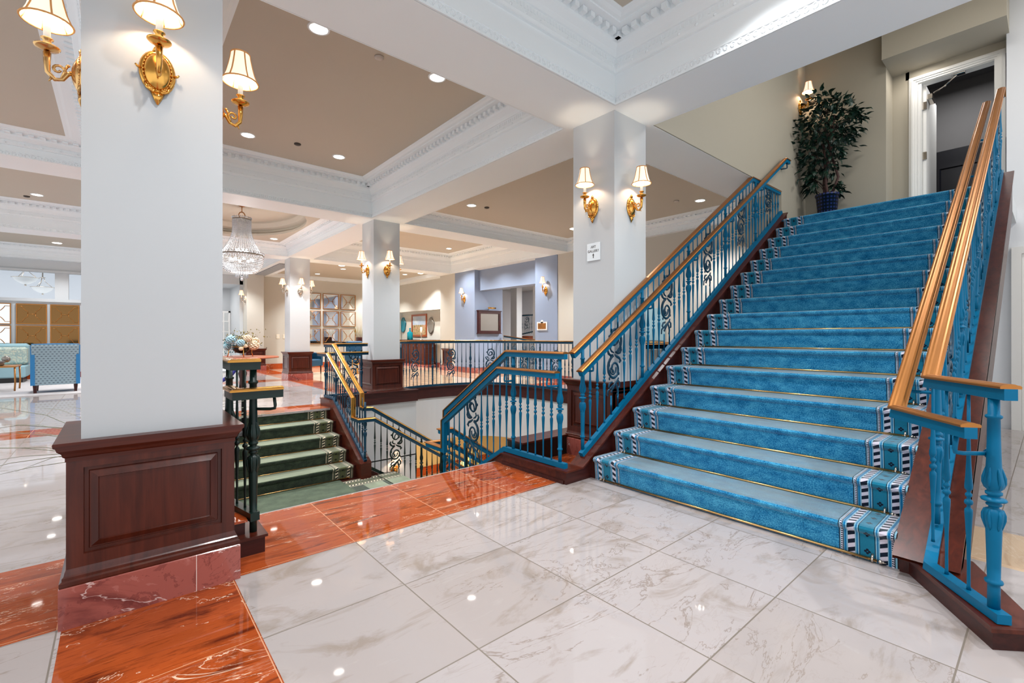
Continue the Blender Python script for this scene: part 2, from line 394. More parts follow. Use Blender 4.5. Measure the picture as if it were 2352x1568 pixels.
# ================================================================== STRUCTURE
from mathutils.geometry import tessellate_polygon
def catmull(P, k=6):
    out = []
    for i in range(len(P) - 1):
        p0, p1, p2, p3 = P[max(i - 1, 0)], P[i], P[i + 1], P[min(i + 2, len(P) - 1)]
        for j in range(k):
            t = j / k
            out.append(tuple(.5 * ((2 * p1[a]) + (-p0[a] + p2[a]) * t + (2 * p0[a] - 5 * p1[a] + 4 * p2[a] - p3[a]) * t * t + (-p0[a] + 3 * p1[a] - 3 * p2[a] + p3[a]) * t ** 3) for a in range(2)))
    return out + [tuple(P[-1])]
CURVE = catmull([(4.10, 3.30), (5.2, 3.08), (6.2, 3.28), (6.62, 4.1), (6.68, 5.2), (6.64, 6.2), (6.60, 7.14), (6.40, 7.96), (5.89, 8.40), (5.17, 8.56), (4.55, 8.5), (4.26, 8.36)])
HOLE = [(.60, 3.415), (2.80, 3.415), (2.80, 3.30)] + CURVE + [(4.26, 7.75), (2.66, 7.75), (2.66, 7.685), (.60, 7.685)]

def holed(name, z, mat, outer, hole, th):
    mb = MB(); P = [[Vector((x, y, z)) for x, y in outer], [Vector((x, y, z)) for x, y in hole]]
    tris = tessellate_polygon(P); mb.v = [tuple(p) for L in P for p in L]
    for t in tris:
        a, b, c = (Vector(mb.v[i]) for i in t)
        mb.face(t if (b - a).cross(c - a).z > 0 else t[::-1])
    n = len(mb.v); k0 = len(outer); mb.v += [(x, y, z - th) for x, y, z in mb.v]
    for i in range(len(hole)):
        j = (i + 1) % len(hole); mb.face([k0 + i, k0 + j, n + k0 + j, n + k0 + i])
    return struct(mb.build(name, mat))
holed('floor', 0, 'floor', [(-4.6, -3.4), (12.5, -3.4), (12.5, 18.2), (-4.6, 18.2)], HOLE, .03)
holed('ceiling_lower_room', -1.02, 'white', [(-1, 2.2), (10.5, 2.2), (10.5, 13), (-1, 13)], HOLE, .02)
struct(MB().box((-1, 2.2, -2.95), (10.5, 13, -2.9)).build('floor_lower_room', M['floor']))
struct(MB().box((9.4, 2.2, -2.9), (9.5, 13, -1.02)).box((-1, 12.0, -2.9), (9.5, 12.1, -1.02)).build('wall_lower_room', 'lowcream'))
struct(MB().box((9.36, 2.2, -2.9), (9.4, 12, -2.66)).box((-1, 11.96, -2.9), (9.4, 12.0, -2.66)).build('baseboard_lower_room', 'red'))
# white walls lining the stairwell: curved fascia, the straight north wall and the south side
mb = MB(); fas = [(2.80, 3.30)] + CURVE
mb.loft([[(x, y, z) for x, y in fas] for z in (-1.02, -.02)], closed=False, caps=False)
struct(mb.build('wall_well_fascia', 'white'))
struct(MB().box((.60, 7.75, -2.9), (4.26, 7.85, -.02)).box((4.16, 7.85, -2.9), (4.26, 8.4, -.02)).build('wall_well_north', 'white'))
struct(MB().box((.60, 3.28, -2.9), (2.80, 3.38, -.03)).box((.50, 3.28, -2.9), (.60, 7.85, -.03)).build('wall_well_south', 'white'))

# ---- ceiling: beams and coffers
mb = MB()
for y0, y1, x0, x1 in ((2.585, 3.195, -6, 7.36), (7.85, 8.46, -6, 8.6), (13.10, 13.72, -6, 8.9), (-2.7, -2.07, -6, 4.05), (17.9, 18.2, -6, 8.9)):
    mb.box((x0, y0, BZ), (x1, y1, 4.1))
for x0, x1, y0, y1 in ((3.44, 4.05, -2.7, 18.2), (-.165, .445, -2.7, 18.2), (-3.77, -3.16, -2.7, 18.2), (8.5, 8.9, 2.585, 18.2)):
    mb.box((x0, y0, BZ + .0004), (x1, y1, 4.1))
struct(mb.build('ceiling_beams', 'trim'))
CPROF = [(0, 3.269), (.012, 3.269), (.012, 3.285), (.004, 3.29), (.004, 3.335), (.012, 3.34), (.012, 3.35), (0, 3.352), (0, 3.54), (.022, 3.545), (.022, 3.558), (.03, 3.575), (.03, 3.66), (.042, 3.665), (.06, 3.70), (.095, 3.745), (.10, 3.765),
         (.10, 3.815), (.175, 3.82), (.205, 3.822), (.205, 3.838), (.235, 3.842), (.26, 3.856), (.295, 3.862), (.295, 3.868)]
trim_no = [0]
def coffer(x0, x1, y0, y1, zc, detail=1, hole=None, sparse=False):
    cx, cy, hx, hy = (x0 + x1) / 2, (y0 + y1) / 2, (x1 - x0) / 2, (y1 - y0) / 2
    k = (zc - BZ) / (3.868 - BZ); zz = lambda z: BZ + (z - BZ) * k
    trim_no[0] += 1
    mb = MB(); mb.rects(cx, cy, [(hx - o, hy - o, zz(z)) for o, z in [(q + .003, w_) for q, w_ in CPROF]], caps=False)
    for ax in (0, 1):                       # dentils, beads and the running rope, on all four sides
        for sgn in (-1, 1):
            L = (hx if ax == 0 else hy) - .12; W_ = hy if ax == 0 else hx
            def put(a, off0, off1, z0, z1, wd):
                u0, u1 = a - wd, a + wd; v0, v1 = sgn * (W_ - off0), sgn * (W_ - off1)
                v0, v1 = min(v0, v1), max(v0, v1)
                mb.box((cx + u0, cy + v0, z0), (cx + u1, cy + v1, z1)) if ax == 0 else mb.box((cx + v0, cy + u0, z0), (cx + v1, cy + u1, z1))
            n = int(2 * L / .092)
            for i in range(n + 1): put(-L + 2 * L * i / n, .098, .158, zz(3.772), zz(3.815), .024)
            if detail:
                n = int(2 * (L + .08) / .034)
                for i in range(n + 1): put(-L - .08 + 2 * (L + .08) * i / n, .028, .037, zz(3.615), zz(3.648), .008)
                n = int(2 * (L + .06) / .145)
                for i in range(n + 1):
                    a = -L - .06 + 2 * (L + .06) * i / n; v = sgn * (W_ - .03)
                    c = (cx + a, cy + v, zz(3.588)) if ax == 0 else (cx + v, cy + a, zz(3.588)); mb.sphere(c, .014, 6, 4)
                st = .052 if detail > 1 else .09
                n = int(2 * (L + .1) / st)
                for i in range(n + 1):
                    a = -L - .1 + 2 * (L + .1) * i / n; v = sgn * (W_ - .006); ph = [math.radians(q) for q in range(-50, 251, 50)]
                    P = [(a + (.023 * math.cos(q) + .004 * q), .023 * math.sin(q)) for q in ph]
                    pts = [((cx + p, cy + v, zz(3.3125) + z) if ax == 0 else (cx + v, cy + p, zz(3.3125) + z)) for p, z in P]
                    mb.tube(pts, .0075, 5)
                    if detail > 1: mb.sphere((cx + a, cy + v, 3.3125) if ax == 0 else (cx + v, cy + a, 3.3125), .007, 6, 4)
    struct(mb.build('trim_%d' % trim_no[0], 'trim'))
    hx -= .28; hy -= .28
    if not hole:
        p = MB().box((cx - hx, cy - hy, zc - .001), (cx + hx, cy + hy, zc + .05))
    else:
        a, b = hole; n = 48; ell = [(cx + a * math.cos(2 * math.pi * i / n), cy + b * math.sin(2 * math.pi * i / n)) for i in range(n)]
        p = MB(); P = [[Vector((cx + sx * hx, cy + sy * hy, zc)) for sx, sy in ((-1, -1), (1, -1), (1, 1), (-1, 1))], [Vector((x, y, zc)) for x, y in ell]]
        p.v = [tuple(q) for L in P for q in L]
        for t in tessellate_polygon(P): p.face(t)
        prof = [(1.0, 0), (1.0, .05), (1.06, .06), (1.06, .13), (.97, .17), (.93, .26), (.93, .30)]
        p.loft([[(cx + (x - cx) * s_, cy + (y - cy) * s_, zc + z) for x, y in ell] for s_, z in prof], caps=False, smooth=False)
        b0 = len(p.v); p.v += [(cx + (x - cx) * .93, cy + (y - cy) * .93, zc + .30) for x, y in ell]; p.face(range(b0, b0 + n))
    struct(p.build('ceiling_coffer', 'taupe'))
coffer(.445, 3.44, 3.195, 7.85, 3.868, 2)
coffer(.445, 3.44, -2.07, 2.585, 3.868, 2)
coffer(4.05, 8.5, 3.195, 7.85, 3.52, 1)
coffer(.445, 3.44, 8.46, 13.10, 3.56, 1, hole=(1.15, 1.75))
coffer(4.05, 8.5, 8.46, 13.10, 3.868, 1)
coffer(-3.16, -.165, 3.195, 7.85, 3.53, 2)
coffer(-3.16, -.165, 8.46, 13.10, 3.80, 1)
coffer(-3.16, -.165, 13.72, 17.9, 3.62, 0)
coffer(.445, 3.44, 13.72, 17.9, 3.56, 0)
coffer(-3.16, -.165, -2.07, 2.585, 3.53, 0)
struct(MB().box((4.05, 13.72, 3.40), (8.9, 18.2, 3.5)).build('ceiling_coffer', 'taupe'))
mb = MB()
mb.rects(6.475, 15.9, [(2.44, 2.195, 3.272), (2.405, 2.16, 3.274), (2.39, 2.145, 3.29), (2.33, 2.09, 3.34), (2.30, 2.06, 3.36), (2.30, 2.06, 3.399)], caps=False)
struct(mb.build('trim_11', 'trim'))

# ---- north walls
struct(MB().box((3.9, 18.05, 0), (9.2, 18.2, 3.4)).build('wall_north', 'cream'))
struct(MB().box((3.86, 18.01, 0), (9.0, 18.05, .19)).build('baseboard_north', 'red'))
mb = MB().box((3.31, 17.55, .7), (3.82, 18.2, BZ)); struct(mb.build('wall_pilaster_north', 'cream'))
# the north west partition with a glazed transom
mb = MB()
mb.box((-9, 18.05, -.03), (.6, 18.2, 2.16)).box((-9, 18.05, 2.95), (.6, 18.2, 3.7))
for x in (-6.2, -3.9, -1.32, .3): mb.box((x, 18.05, 2.16), (x + .28, 18.2, 2.95))
mb.box((-9, 18.0, 2.12), (.6, 18.22, 2.2)).box((-9, 18.0, 2.93), (.6, 18.22, 2.99))
struct(mb.build('wall_north_west', 'white'))
struct(MB().box((-9, 18.11, 2.2), (.58, 18.12, 2.93)).build('window_1', 'glass'))
struct(MB().box((-9, 18.02, 0), (.6, 18.05, .16)).build('baseboard_north_west', 'red'))
mb = MB().box((-9, 24, 0), (.6, 24.1, 4.2)).box((-9, 18.2, 3.9), (.6, 24, 4.0))
for k in range(9): mb.box((-9 + k * 1.1, 18.3, 3.75), (-8.9 + k * 1.1, 24, 3.9))
struct(mb.build('wall_banquet_room', 'grey'))
# recessed white bay with french doors left of the pilaster
mb = MB().box((.6, 20.0, 0), (3.31, 20.1, 3.3)).box((.6, 18.2, 0), (.7, 20, 3.3)).box((3.21, 18.2, 0), (3.31, 20, 3.3)).box((.6, 18.2, 2.95), (3.31, 20.0, 3.4))
struct(mb.build('wall_north_bay', 'white'))
def grid_window(name, x0, x1, z0, z1, y, nx, nz, parent=None):
    mb = MB(); t = .035
    mb.box((x0, y - .03, z0), (x0 + .06, y + .02, z1)).box((x1 - .06, y - .03, z0), (x1, y + .02, z1)).box((x0, y - .03, z0), (x1, y + .02, z0 + .06)).box((x0, y - .03, z1 - .06), (x1, y + .02, z1))
    for i in range(1, nx): x = x0 + (x1 - x0) * i / nx; mb.box((x - t / 2, y - .025, z0), (x + t / 2, y + .01, z1))
    for i in range(1, nz): z = z0 + (z1 - z0) * i / nz; mb.box((x0, y - .024, z - t / 2), (x1, y + .009, z + t / 2))
    o = struct(mb.build(name, 'doorw')); MB().box((x0 + .03, y + .011, z0 + .03), (x1 - .03, y + .015, z1 - .03)).build('pane', 'mirror', o); return o
grid_window('window_2', 1.35, 2.25, .2, 2.1, 19.9, 4, 5)
grid_window('window_3', 2.35, 3.2, .2, 2.1, 19.9, 4, 5)

# ---- east wall: blue frame round a passage, cream either side
mb = MB()
mb.box((8.58, 11.86, .16), (8.9, 12.98, BZ)).box((8.58, 8.26, .16), (8.9, 9.08, BZ)).box((8.765, 9.08, 2.62), (9.1, 11.86, BZ))
mb.box((8.9, 11.86, .16), (9.72, 12.0, 2.72)).box((8.9, 8.26, .16), (9.1, 9.08, 2.7))
struct(mb.build('wall_east_blue', 'blue'))
mb = MB()
mb.box((8.6, 2.6, .16), (8.8, 8.26, BZ)).box((8.58, 12.98, .16), (9.0, 13.9, BZ))
mb.box((8.9, 13.9, 2.15), (9.1, 18.2, 3.4)).box((9.25, 13.9, 0), (9.35, 18.2, 2.2)).box((8.9, 13.88, 0), (9.3, 13.98, 2.2))
struct(mb.build('wall_east', 'cream'))
mb = MB()
for b in (((8.555, 11.86, 0), (9.0, 13.92, .17)), ((8.555, 8.24, 0), (9.1, 9.08, .17)), ((8.575, 2.7, 0), (8.9, 8.24, .17)), ((8.9, 11.83, 0), (9.74, 12.0, .17)), ((9.22, 13.98, 0), (9.3, 18.0, .17))): mb.box(*b)
struct(mb.build('baseboard_east', 'pinkm'))
# hall beyond the passage
struct(MB().box((12.3, 6.5, 0), (12.4, 18, 3.2)).box((9.1, 6.4, 0), (12.4, 6.5, 3.2)).box((9.72, 13.9, 0), (12.3, 14, 3.2)).build('wall_far_hall', 'grey'))
struct(MB().box((9.1, 6.4, 2.95), (12.4, 14, 3.05)).build('ceiling_far_hall', 'white'))
struct(MB().box((10.55, 12.1, 0), (10.8, 12.42, 2.95)).box((10.9, 11.35, 0), (11.2, 11.65, 2.95)).build('wall_far_hall_pier', 'white'))

# ---- stair hall
mb = MB()
mb.box((4.055, 2.572, 3.272), (8.36, 3.19, 5.7)).box((7.364, 2.572, 2.6), (8.36, 3.19, 3.272)).box((8.36, 1.551, 2.6), (8.77, 3.19, 5.7)).box((8.77, 1.36, 2.6), (8.9, 3.0, 5.7)).box((8.77, .3, 4.905), (8.9, 1.4, 5.7))
mb.box((8.10, .36, 5.02), (8.77, 1.551, 5.7))
struct(mb.build('wall_stair_hall', 'hallcream'))
struct(MB().box((4.0, -5, 5.7), (9.2, 3.19, 5.8)).build('ceiling_stair_hall', 'hallcream'))
struct(MB().box((4.04, -5, 4.05), (4.06, 2.6, 5.7)).build('wall_over_beam', 'cream'))
struct(MB().box((8.6, -5, 0), (8.77, .385, 5.7)).box((8.6, .385, 0), (8.77, 2.6, 2.62)).build('wall_south_east', 'grey'))
struct(MB().box((7.125, .46, 2.792), (8.8, 2.57, 2.806)).build('floor_upper_landing', 'cteal'))
struct(MB().box((7.13, .30, 2.6), (8.598, 2.57, 2.79)).build('floor_landing_slab', 'white'))
struct(MB().prism([(3.55, 0), (7.3, 2.38), (8.6, 2.38), (8.6, 0)], .80, .86, 'XZ').build('wall_under_stair', 'white'))
# door 1: the dark doorway at the head of the stairs
mb = MB(); X0 = 8.77
for i, (a, b) in enumerate(((0, .10), (.012, .075), (.03, .05))):
    d = (.02, .032, .045)[i]; X1 = X0 - (0, .0201, .0321)[i]
    mb.box((X0 - d, 1.362 - b, 2.81), (X1, 1.362 - a, 4.91 - b)).box((X0 - d, .40 + a, 2.81), (X1, .40 + b, 4.91 - b)).box((X0 - d, .40 + a, 4.91 - b), (X1, 1.362 - a, 4.91 - a))
mb.box((X0 + .001, 1.225, 2.8), (X0 + .15, 1.261, 4.80)).box((X0 + .001, .45, 4.80), (X0 + .15, 1.261, 4.84))
dr = struct(mb.build('door_1', 'doorw'))
leaf = MB().box((X0 + .10, 1.185, 2.82), (X0 + .98, 1.222, 4.78)).build('door_leaf', 'doorw', dr)
for z in (4.44, 3.72, 3.05): MB().bbox((X0 + .075, 1.18, z), (X0 + .1, 1.228, z + .11), .003).build('hinge', 'chrome', leaf)
mb = MB(); mb.bbox((X0 + .16, 1.13, 4.60), (X0 + .40, 1.185, 4.68), .006)
mb.tube([(X0 + .2, 1.12, 4.69), (X0 + .14, .99, 4.72), (X0 + .05, .86, 4.79)], .011, 6).sphere((X0 + .14, .99, 4.72), .016); mb.bbox((X0 + .02, .78, 4.78), (X0 + .1, .9, 4.815), .005)
mb.build('door_closer', 'chrome', dr)
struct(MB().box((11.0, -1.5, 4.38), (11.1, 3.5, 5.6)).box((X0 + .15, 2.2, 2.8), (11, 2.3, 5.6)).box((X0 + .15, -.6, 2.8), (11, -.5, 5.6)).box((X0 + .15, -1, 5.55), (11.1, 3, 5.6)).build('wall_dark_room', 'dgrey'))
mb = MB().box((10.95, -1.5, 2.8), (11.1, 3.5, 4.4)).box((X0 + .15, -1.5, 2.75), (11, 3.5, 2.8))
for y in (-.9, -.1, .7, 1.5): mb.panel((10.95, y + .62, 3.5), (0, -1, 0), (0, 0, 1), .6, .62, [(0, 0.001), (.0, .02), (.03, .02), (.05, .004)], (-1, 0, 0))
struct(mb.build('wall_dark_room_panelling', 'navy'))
# door 2: white panelled doors behind the right hand stringer
mb = MB()
mb.box((8.56, -1.62, 0), (8.6, .25, 2.2)).box((8.54, .252, 0), (8.6, .34, 2.202)).box((8.54, -1.72, 2.202), (8.6, .34, 2.29)).box((8.54, -1.72, 0), (8.6, -1.622, 2.202))
for y1 in (.22, -.70):
    for z0, z1 in ((.22, .92), (1.06, 2.05)): mb.panel((8.56, y1 - .1, z0), (0, -1, 0), (0, 0, 1), .68, z1 - z0, [(0, .001), (.006, -.012), (.03, -.012), (.06, .006)], (-1, 0, 0))
d2 = struct(mb.build('door_2', 'doorw'))
MB().sphere((8.53, -.64, 1.05), .03).build('door_knob', 'brass', d2)

# ================================================================== COLUMNS
FRAME = [(0, 0), (.052, 0), (.055, -.014), (.068, -.014), (.071, -.009), (.075, -.009), (.098, .003), (.101, -.004)]
def column(cx, cy, label, front=.318, top=BZ, shaft=True):
    t = thing('panelled_column', label, 'column', (cx, cy, 0))
    fb = min(.296, front); fp = min(.318, front); fc = min(.333, front)
    def R(h, f): return [(-h, -f), (h, -f), (h, h), (-h, h)]
    def lo(mb, prof): mb.loft([[(x, y, z) for x, y in R(h, min(h, front))] for h, z in prof])
    if shaft: MB().box((-CW, -CW, .74), (CW, CW, top)).build('shaft', 'white', t)
    mb = MB(); lo(mb, [(.318, 0), (.318, .163), (.314, .167)]); mb.build('plinth', 'pinkm', t)
    mb = MB()
    lo(mb, [(.314, .165), (.316, .172), (.316, .186), (.308, .192), (.308, .203), (.303, .208), (.300, .222), (.296, .232), (.279, .233), (.279, .66), (.296, .661)])
    h, z0, z1 = .296, .23, .69
    for o, ux, n in (((-h, -fb, z0), (1, 0, 0), (0, -1, 0)), ((h, -fb, z0), (0, 1, 0), (1, 0, 0)), ((h, h, z0), (-1, 0, 0), (0, 1, 0)), ((-h, h, z0), (0, -1, 0), (-1, 0, 0))):
        mb.panel(o, ux, (0, 0, 1), 2 * h if ux[0] else h + fb, z1 - z0, FRAME, n)
    mb.build('panelled_base', 'woodz', t)
    mb = MB(); lo(mb, [(.299, .668), (.299, .684), (.306, .69), (.309, .702), (.322, .715), (.326, .727), (.333, .731), (.335, .743), (.333, .748)]); mb.build('cap_moulding', 'wood', t)
    return t
column(XC[0], YC[0], 'nearest white square column at left on a mahogany panelled base')
column(XC[1], YC[0], 'white column carrying the art gallery sign beside the blue stairs', front=CW + .002)
column(XC[1], YC[1], 'white column with panelled base behind the descending green stairs')
column(XC[1], YC[2], 'distant white column left of the wall of nine mirrors')
t = column(3.565, 17.80, 'panelled wooden base round the far cream pilaster, behind the flowers', shaft=False)
t = column(8.86, 13.44, 'dark panelled base round the cream pilaster left of the blue wall', shaft=False)

# ================================================================== STAIRS
def flight(parent, o, da, dc, W, n, rise, run, mat, side=.07, rods=True, last=True, body='wooddk', nb=0):
    """o = foot of first riser at carpet edge U=0; da = ascending dir, dc = across dir"""
    o = Vector(o); da = Vector(da); dc = Vector(dc); up = Vector((0, 0, 1))
    mb = MB(); pts = []                         # (along, z, V)
    for k in range(n):
        x, z, v = k * run, k * rise, k * .4505
        if k == n - 1 and not last: pts += [(x, z + .012, v), (x - .004, z + rise - .034, v + .15)]; break
        pts += [(x, z + (.012 if k else 0), v), (x - .012, z + rise - .04, v + .13), (x - .030, z + rise - .022, v + .148), (x - .034, z + rise - .008, v + .160), (x - .026, z + rise + .004, v + .172), (x - .008, z + rise + .010, v + .186)]
        if k < n - 1 or last: pts += [(x + run - .012, z + rise + .010, v + .438)]
    L = []
    for a, z, v in pts: L.append((o + da * a + up * z, o + da * a + up * z + dc * W, v))
    for i in range(len(L) - 1):
        b = len(mb.v); mb.v += [tuple(L[i][0]), tuple(L[i][1]), tuple(L[i + 1][1]), tuple(L[i + 1][0])]
        mb.face([b, b + 1, b + 2, b + 3], True, [(0, L[i][2]), (W, L[i][2]), (W, L[i + 1][2]), (0, L[i + 1][2])])
    mb.build('carpet_runner', mat, parent)
    mb = MB()
    for k in range(n):
        tk = 0 if (last or k < n - 1) else .034
        p = o + da * (k * run + .004) + up * (k * rise) - dc * side; q = o + da * (n * run if last else (n - 1) * run + .06) + up * ((k + 1) * rise - .002 - tk) + dc * (W + side)
        mb.box([min(p[i], q[i]) for i in range(3)], [max(p[i], q[i]) for i in range(3)])
    mb.build('steps', body, parent)
    if rods:
        for k in range(n):
            c = o + da * (k * run - .014) + up * (k * rise + .016)
            a, b = c + dc * .10, c + dc * (W - .10)
            mb = MB().tube([a - dc * .02, b + dc * .02], .008, 8); r = mb.build('stair_rod', 'brass2', parent)
            for e, s_ in ((a, -1), (b, 1)):
                m = MB().sphere(e + dc * (s_ * .034), .011, 8, 6).tube([e + dc * (s_ * .036), e + dc * (s_ * .058)], [.009, .002], 6)
                m.tube([e - up * .014 - da * .004, e - da * .01, e + up * .030 + da * .004], .006, 6, flat=.5)
                m.build('rod_bracket', 'chrome' if mat == 'cblue' else 'brass', r)
blue = thing('carpeted_staircase', 'wide ascending staircase with bright blue bordered carpet and brass rods', 'staircase', (0, 0, 0))
flight(blue, (3.0, .51, 0), (1, 0, 0), (0, 1, 0), 1.94, 16, RISE, RUN, 'cblue', side=.05)
def stringer(y0, y1, x0, parent, dep):
    mb = MB(); f = lambda x: .165 + SL * (x - 3.0)
    mb.prism([(x0, 0), (x0, .095), (2.89, .095), (7.364, f(7.364)), (7.364, f(7.364) - dep), (3.0 + (dep - .165) / SL + .0, 0)], y0, y1, 'XZ'); mb.build('stringer', 'wooddk', parent)
    mb = MB(); mb.prism([(x0 - .012, .095), (x0 - .012, .108), (2.885, .108), (7.364, f(7.364) + .014), (7.364, f(7.364)), (2.89, .095)], y0 - .014, y1 + .014, 'XZ'); mb.build('stringer_cap', 'wood', parent)
stringer(2.50, 2.618, 2.70, blue, .60); stringer(.285, .500, 2.98, blue, .46)
mb = MB().prism([(3.3, .02), (7.36, 2.62), (7.36, 2.55), (3.4, 0)], .46, 2.5, 'XZ'); mb.build('underside', 'white', blue)
P = [(2.99, .47), (2.50, .147), (2.61, .035), (3.12, .262), (3.12, .47)]
MB().prism(P, 0, .07, 'XY').build('curb', 'wooddk', blue)
e = [(2.99, .484), (2.482, .149), (2.606, .018), (3.13, .25), (3.13, .484)]
MB().loft([[(x, y, .07) for x, y in e], [(x, y, .085) for x, y in e], [(x * .997 + .008, y * .98 + .005, .094) for x, y in e]]).build('curb_cap', 'wood', blue)

GR = .175
near = thing('carpeted_staircase', 'near flight of green carpeted steps dropping below the red marble edge', 'staircase')
flight(near, (.64, 4.50, -.875), (0, -1, 0), (1, 0, 0), 1.96, 5, GR, .275, 'cgreen', last=False)
far = thing('carpeted_staircase', 'green carpeted steps with brass rods rising away from the landing', 'staircase')
flight(far, (.64, 6.60, -.875), (0, 1, 0), (1, 0, 0), 1.96, 5, GR, .275, 'cgreen', last=False)
land = thing('stair_landing', 'green carpeted landing at the foot of the green steps', 'landing')
MB().box((.60, 4.45, -.95), (2.84, 6.66, -.876)).build('landing_base', 'wooddk', land)
MB().box((.62, 4.50, -.876), (2.40, 6.60, -.866)).build('landing_carpet', 'cplain', land)
mb = MB(); y0, y1 = 4.5, 6.46; b = 0
mb.v = [(2.40, y0, -.866), (2.90, y0, -.866), (2.90, y1, -.866), (2.40, y1, -.866)]; mb.face([0, 1, 2, 3], False, [(0, 0), (0, .5), (1.96, .5), (1.96, 0)]); mb.build('landing_border', 'cgreen', land)
low = thing('carpeted_staircase', 'lowest green flight descending to the right below the curved railing', 'staircase')
flight(low, (2.90 + 12 * .275, 4.5, -.875 - 12 * GR), (-1, 0, 0), (0, 1, 0), 1.96, 12, GR, .275, 'cgreen', rods=False)
# stringers of the well
def yz_stringer(parent, x0, x1, pts, dep, ends):
    top = pts; bot = [(y, z - dep) for y, z in pts[::-1]]
    MB().prism(top + bot, x0, x1, 'YZ').build('stringer', 'wood', parent)
    cap = top + [(y, z - .014) for y, z in pts[::-1]]
    MB().prism([(y, z + .012) for y, z in top] + [(y, z) for y, z in top[::-1]], x0 - .014, x1 + .014, 'YZ').build('stringer_cap', 'wood', parent)
yz_stringer(near, 2.706, 2.83, [(2.62, .090), (3.31, .090), (4.42, -.605)], .34, 0)
MB().box((2.690, 2.525, 0), (2.842, 3.30, .028)).build('curb_moulding', 'wooddk', near)
yz_stringer(far, 2.65, 2.79, [(6.42, -.66), (7.70, .11), (8.16, .11)], .30, 0)
MB().box((2.645, 6.40, -.95), (2.795, 6.64, -.648)).build('newel_block', 'wood', far)
def xz_stringer(parent, y0, y1):
    f = lambda x: -.80 - SL * (x - 2.85)
    MB().prism([(2.80, f(2.85)), (2.85, f(2.85)), (6.2, f(6.2)), (6.2, f(6.2) - .36), (2.80, f(2.80) - .36)], y0, y1, 'XZ').build('stringer', 'wooddk', parent)
xz_stringer(low, 6.47, 6.63); xz_stringer(low, 4.36, 4.49)
# near flight's left curb with the stepped wooden block
lc = thing('wooden_curb', 'small stepped mahogany curb under the dark green newel posts', 'curb')
MB().box((.45, 2.80, 0), (.615, 3.38, .085)).build('block', 'wooddk', lc)
MB().box((.44, 2.788, .085), (.628, 3.38, .099)).build('block_cap', 'wood', lc)
MB().box((.40, 2.86, .099), (.53, 3.5, .165)).build('upper_block', 'wooddk', lc)
MB().box((.39, 2.85, .165), (.54, 3.5, .178)).build('upper_cap', 'red', lc)
# dark curbs round the well
wc = thing('well_curb', 'dark wooden curb following the curved edge of the stairwell', 'curb')
pr = [(-.02, -.13), (.10, -.13), (.10, .085), (.125, .09), (.125, .105), (-.045, .105), (-.045, .09), (-.02, .085)]
mb = MB(); mb.sweep(pr, [(x, y, 0) for x, y in CURVE]); mb.build('curved_curb', 'wooddk', wc)
tc = thing('well_curb', 'straight dark curb in front of the column behind the green stairs', 'curb')
MB().box((2.80, 7.72, -.03), (4.28, 7.82, .165)).box((2.80, 7.705, .165), (4.295, 7.83, .18)).build('curb_body', 'wooddk', tc)
MB().box((4.18, 7.82, -.03), (4.28, 8.36, .165)).build('curb_return', 'wooddk', tc)
sc_ = thing('well_curb', 'black box curb with brown top beside the art gallery column', 'curb')
MB().box((2.83, 3.17, 0), (4.1, 3.38, .18)).build('curb_body', 'black', sc_)
MB().box((2.83, 3.16, .18), (4.1, 3.39, .195)).build('curb_top', 'wood', sc_)

# ================================================================== RAILINGS
BAL = [(.0078, 0), (.0062, .02), (.0058, .12), (.0075, .24), (.0118, .36), (.0135, .395), (.0128, .41), (.0065, .42), (.0065, .432), (.0125, .437), (.0148, .447), (.0125, .457), (.0065, .462), (.0065, .472), (.0105, .477), (.0122, .484), (.0105, .491), (.0062, .497), (.0062, .505), (.0128, .515), (.0136, .53), (.0112, .57), (.0080, .65), (.0062, .76), (.0058, 1)]
NEW = [(.0185, 0), (.0185, .10), (.018, .112), (.026, .118), (.0275, .125), (.026, .132), (.019, .138), (.020, .2), (.022, .30), (.0235, .37), (.0225, .385), (.026, .40), (.0295, .43), (.030, .455), (.027, .468), (.0155, .475), (.015, .483), (.0225, .488), (.0235, .495), (.019, .50), (.0195, .505), (.0365, .510), (.038, .516), (.0355, .522), (.020, .527), (.0165, .533), (.0245, .54), (.025, .552), (.018, .558), (.027, .57), (.031, .59), (.029, .615), (.0235, .65), (.0215, .70), (.0195, .80), (.0185, .90), (.024, .905), (.0255, .911), (.024, .917), (.0175, .922), (.0175, 1)]
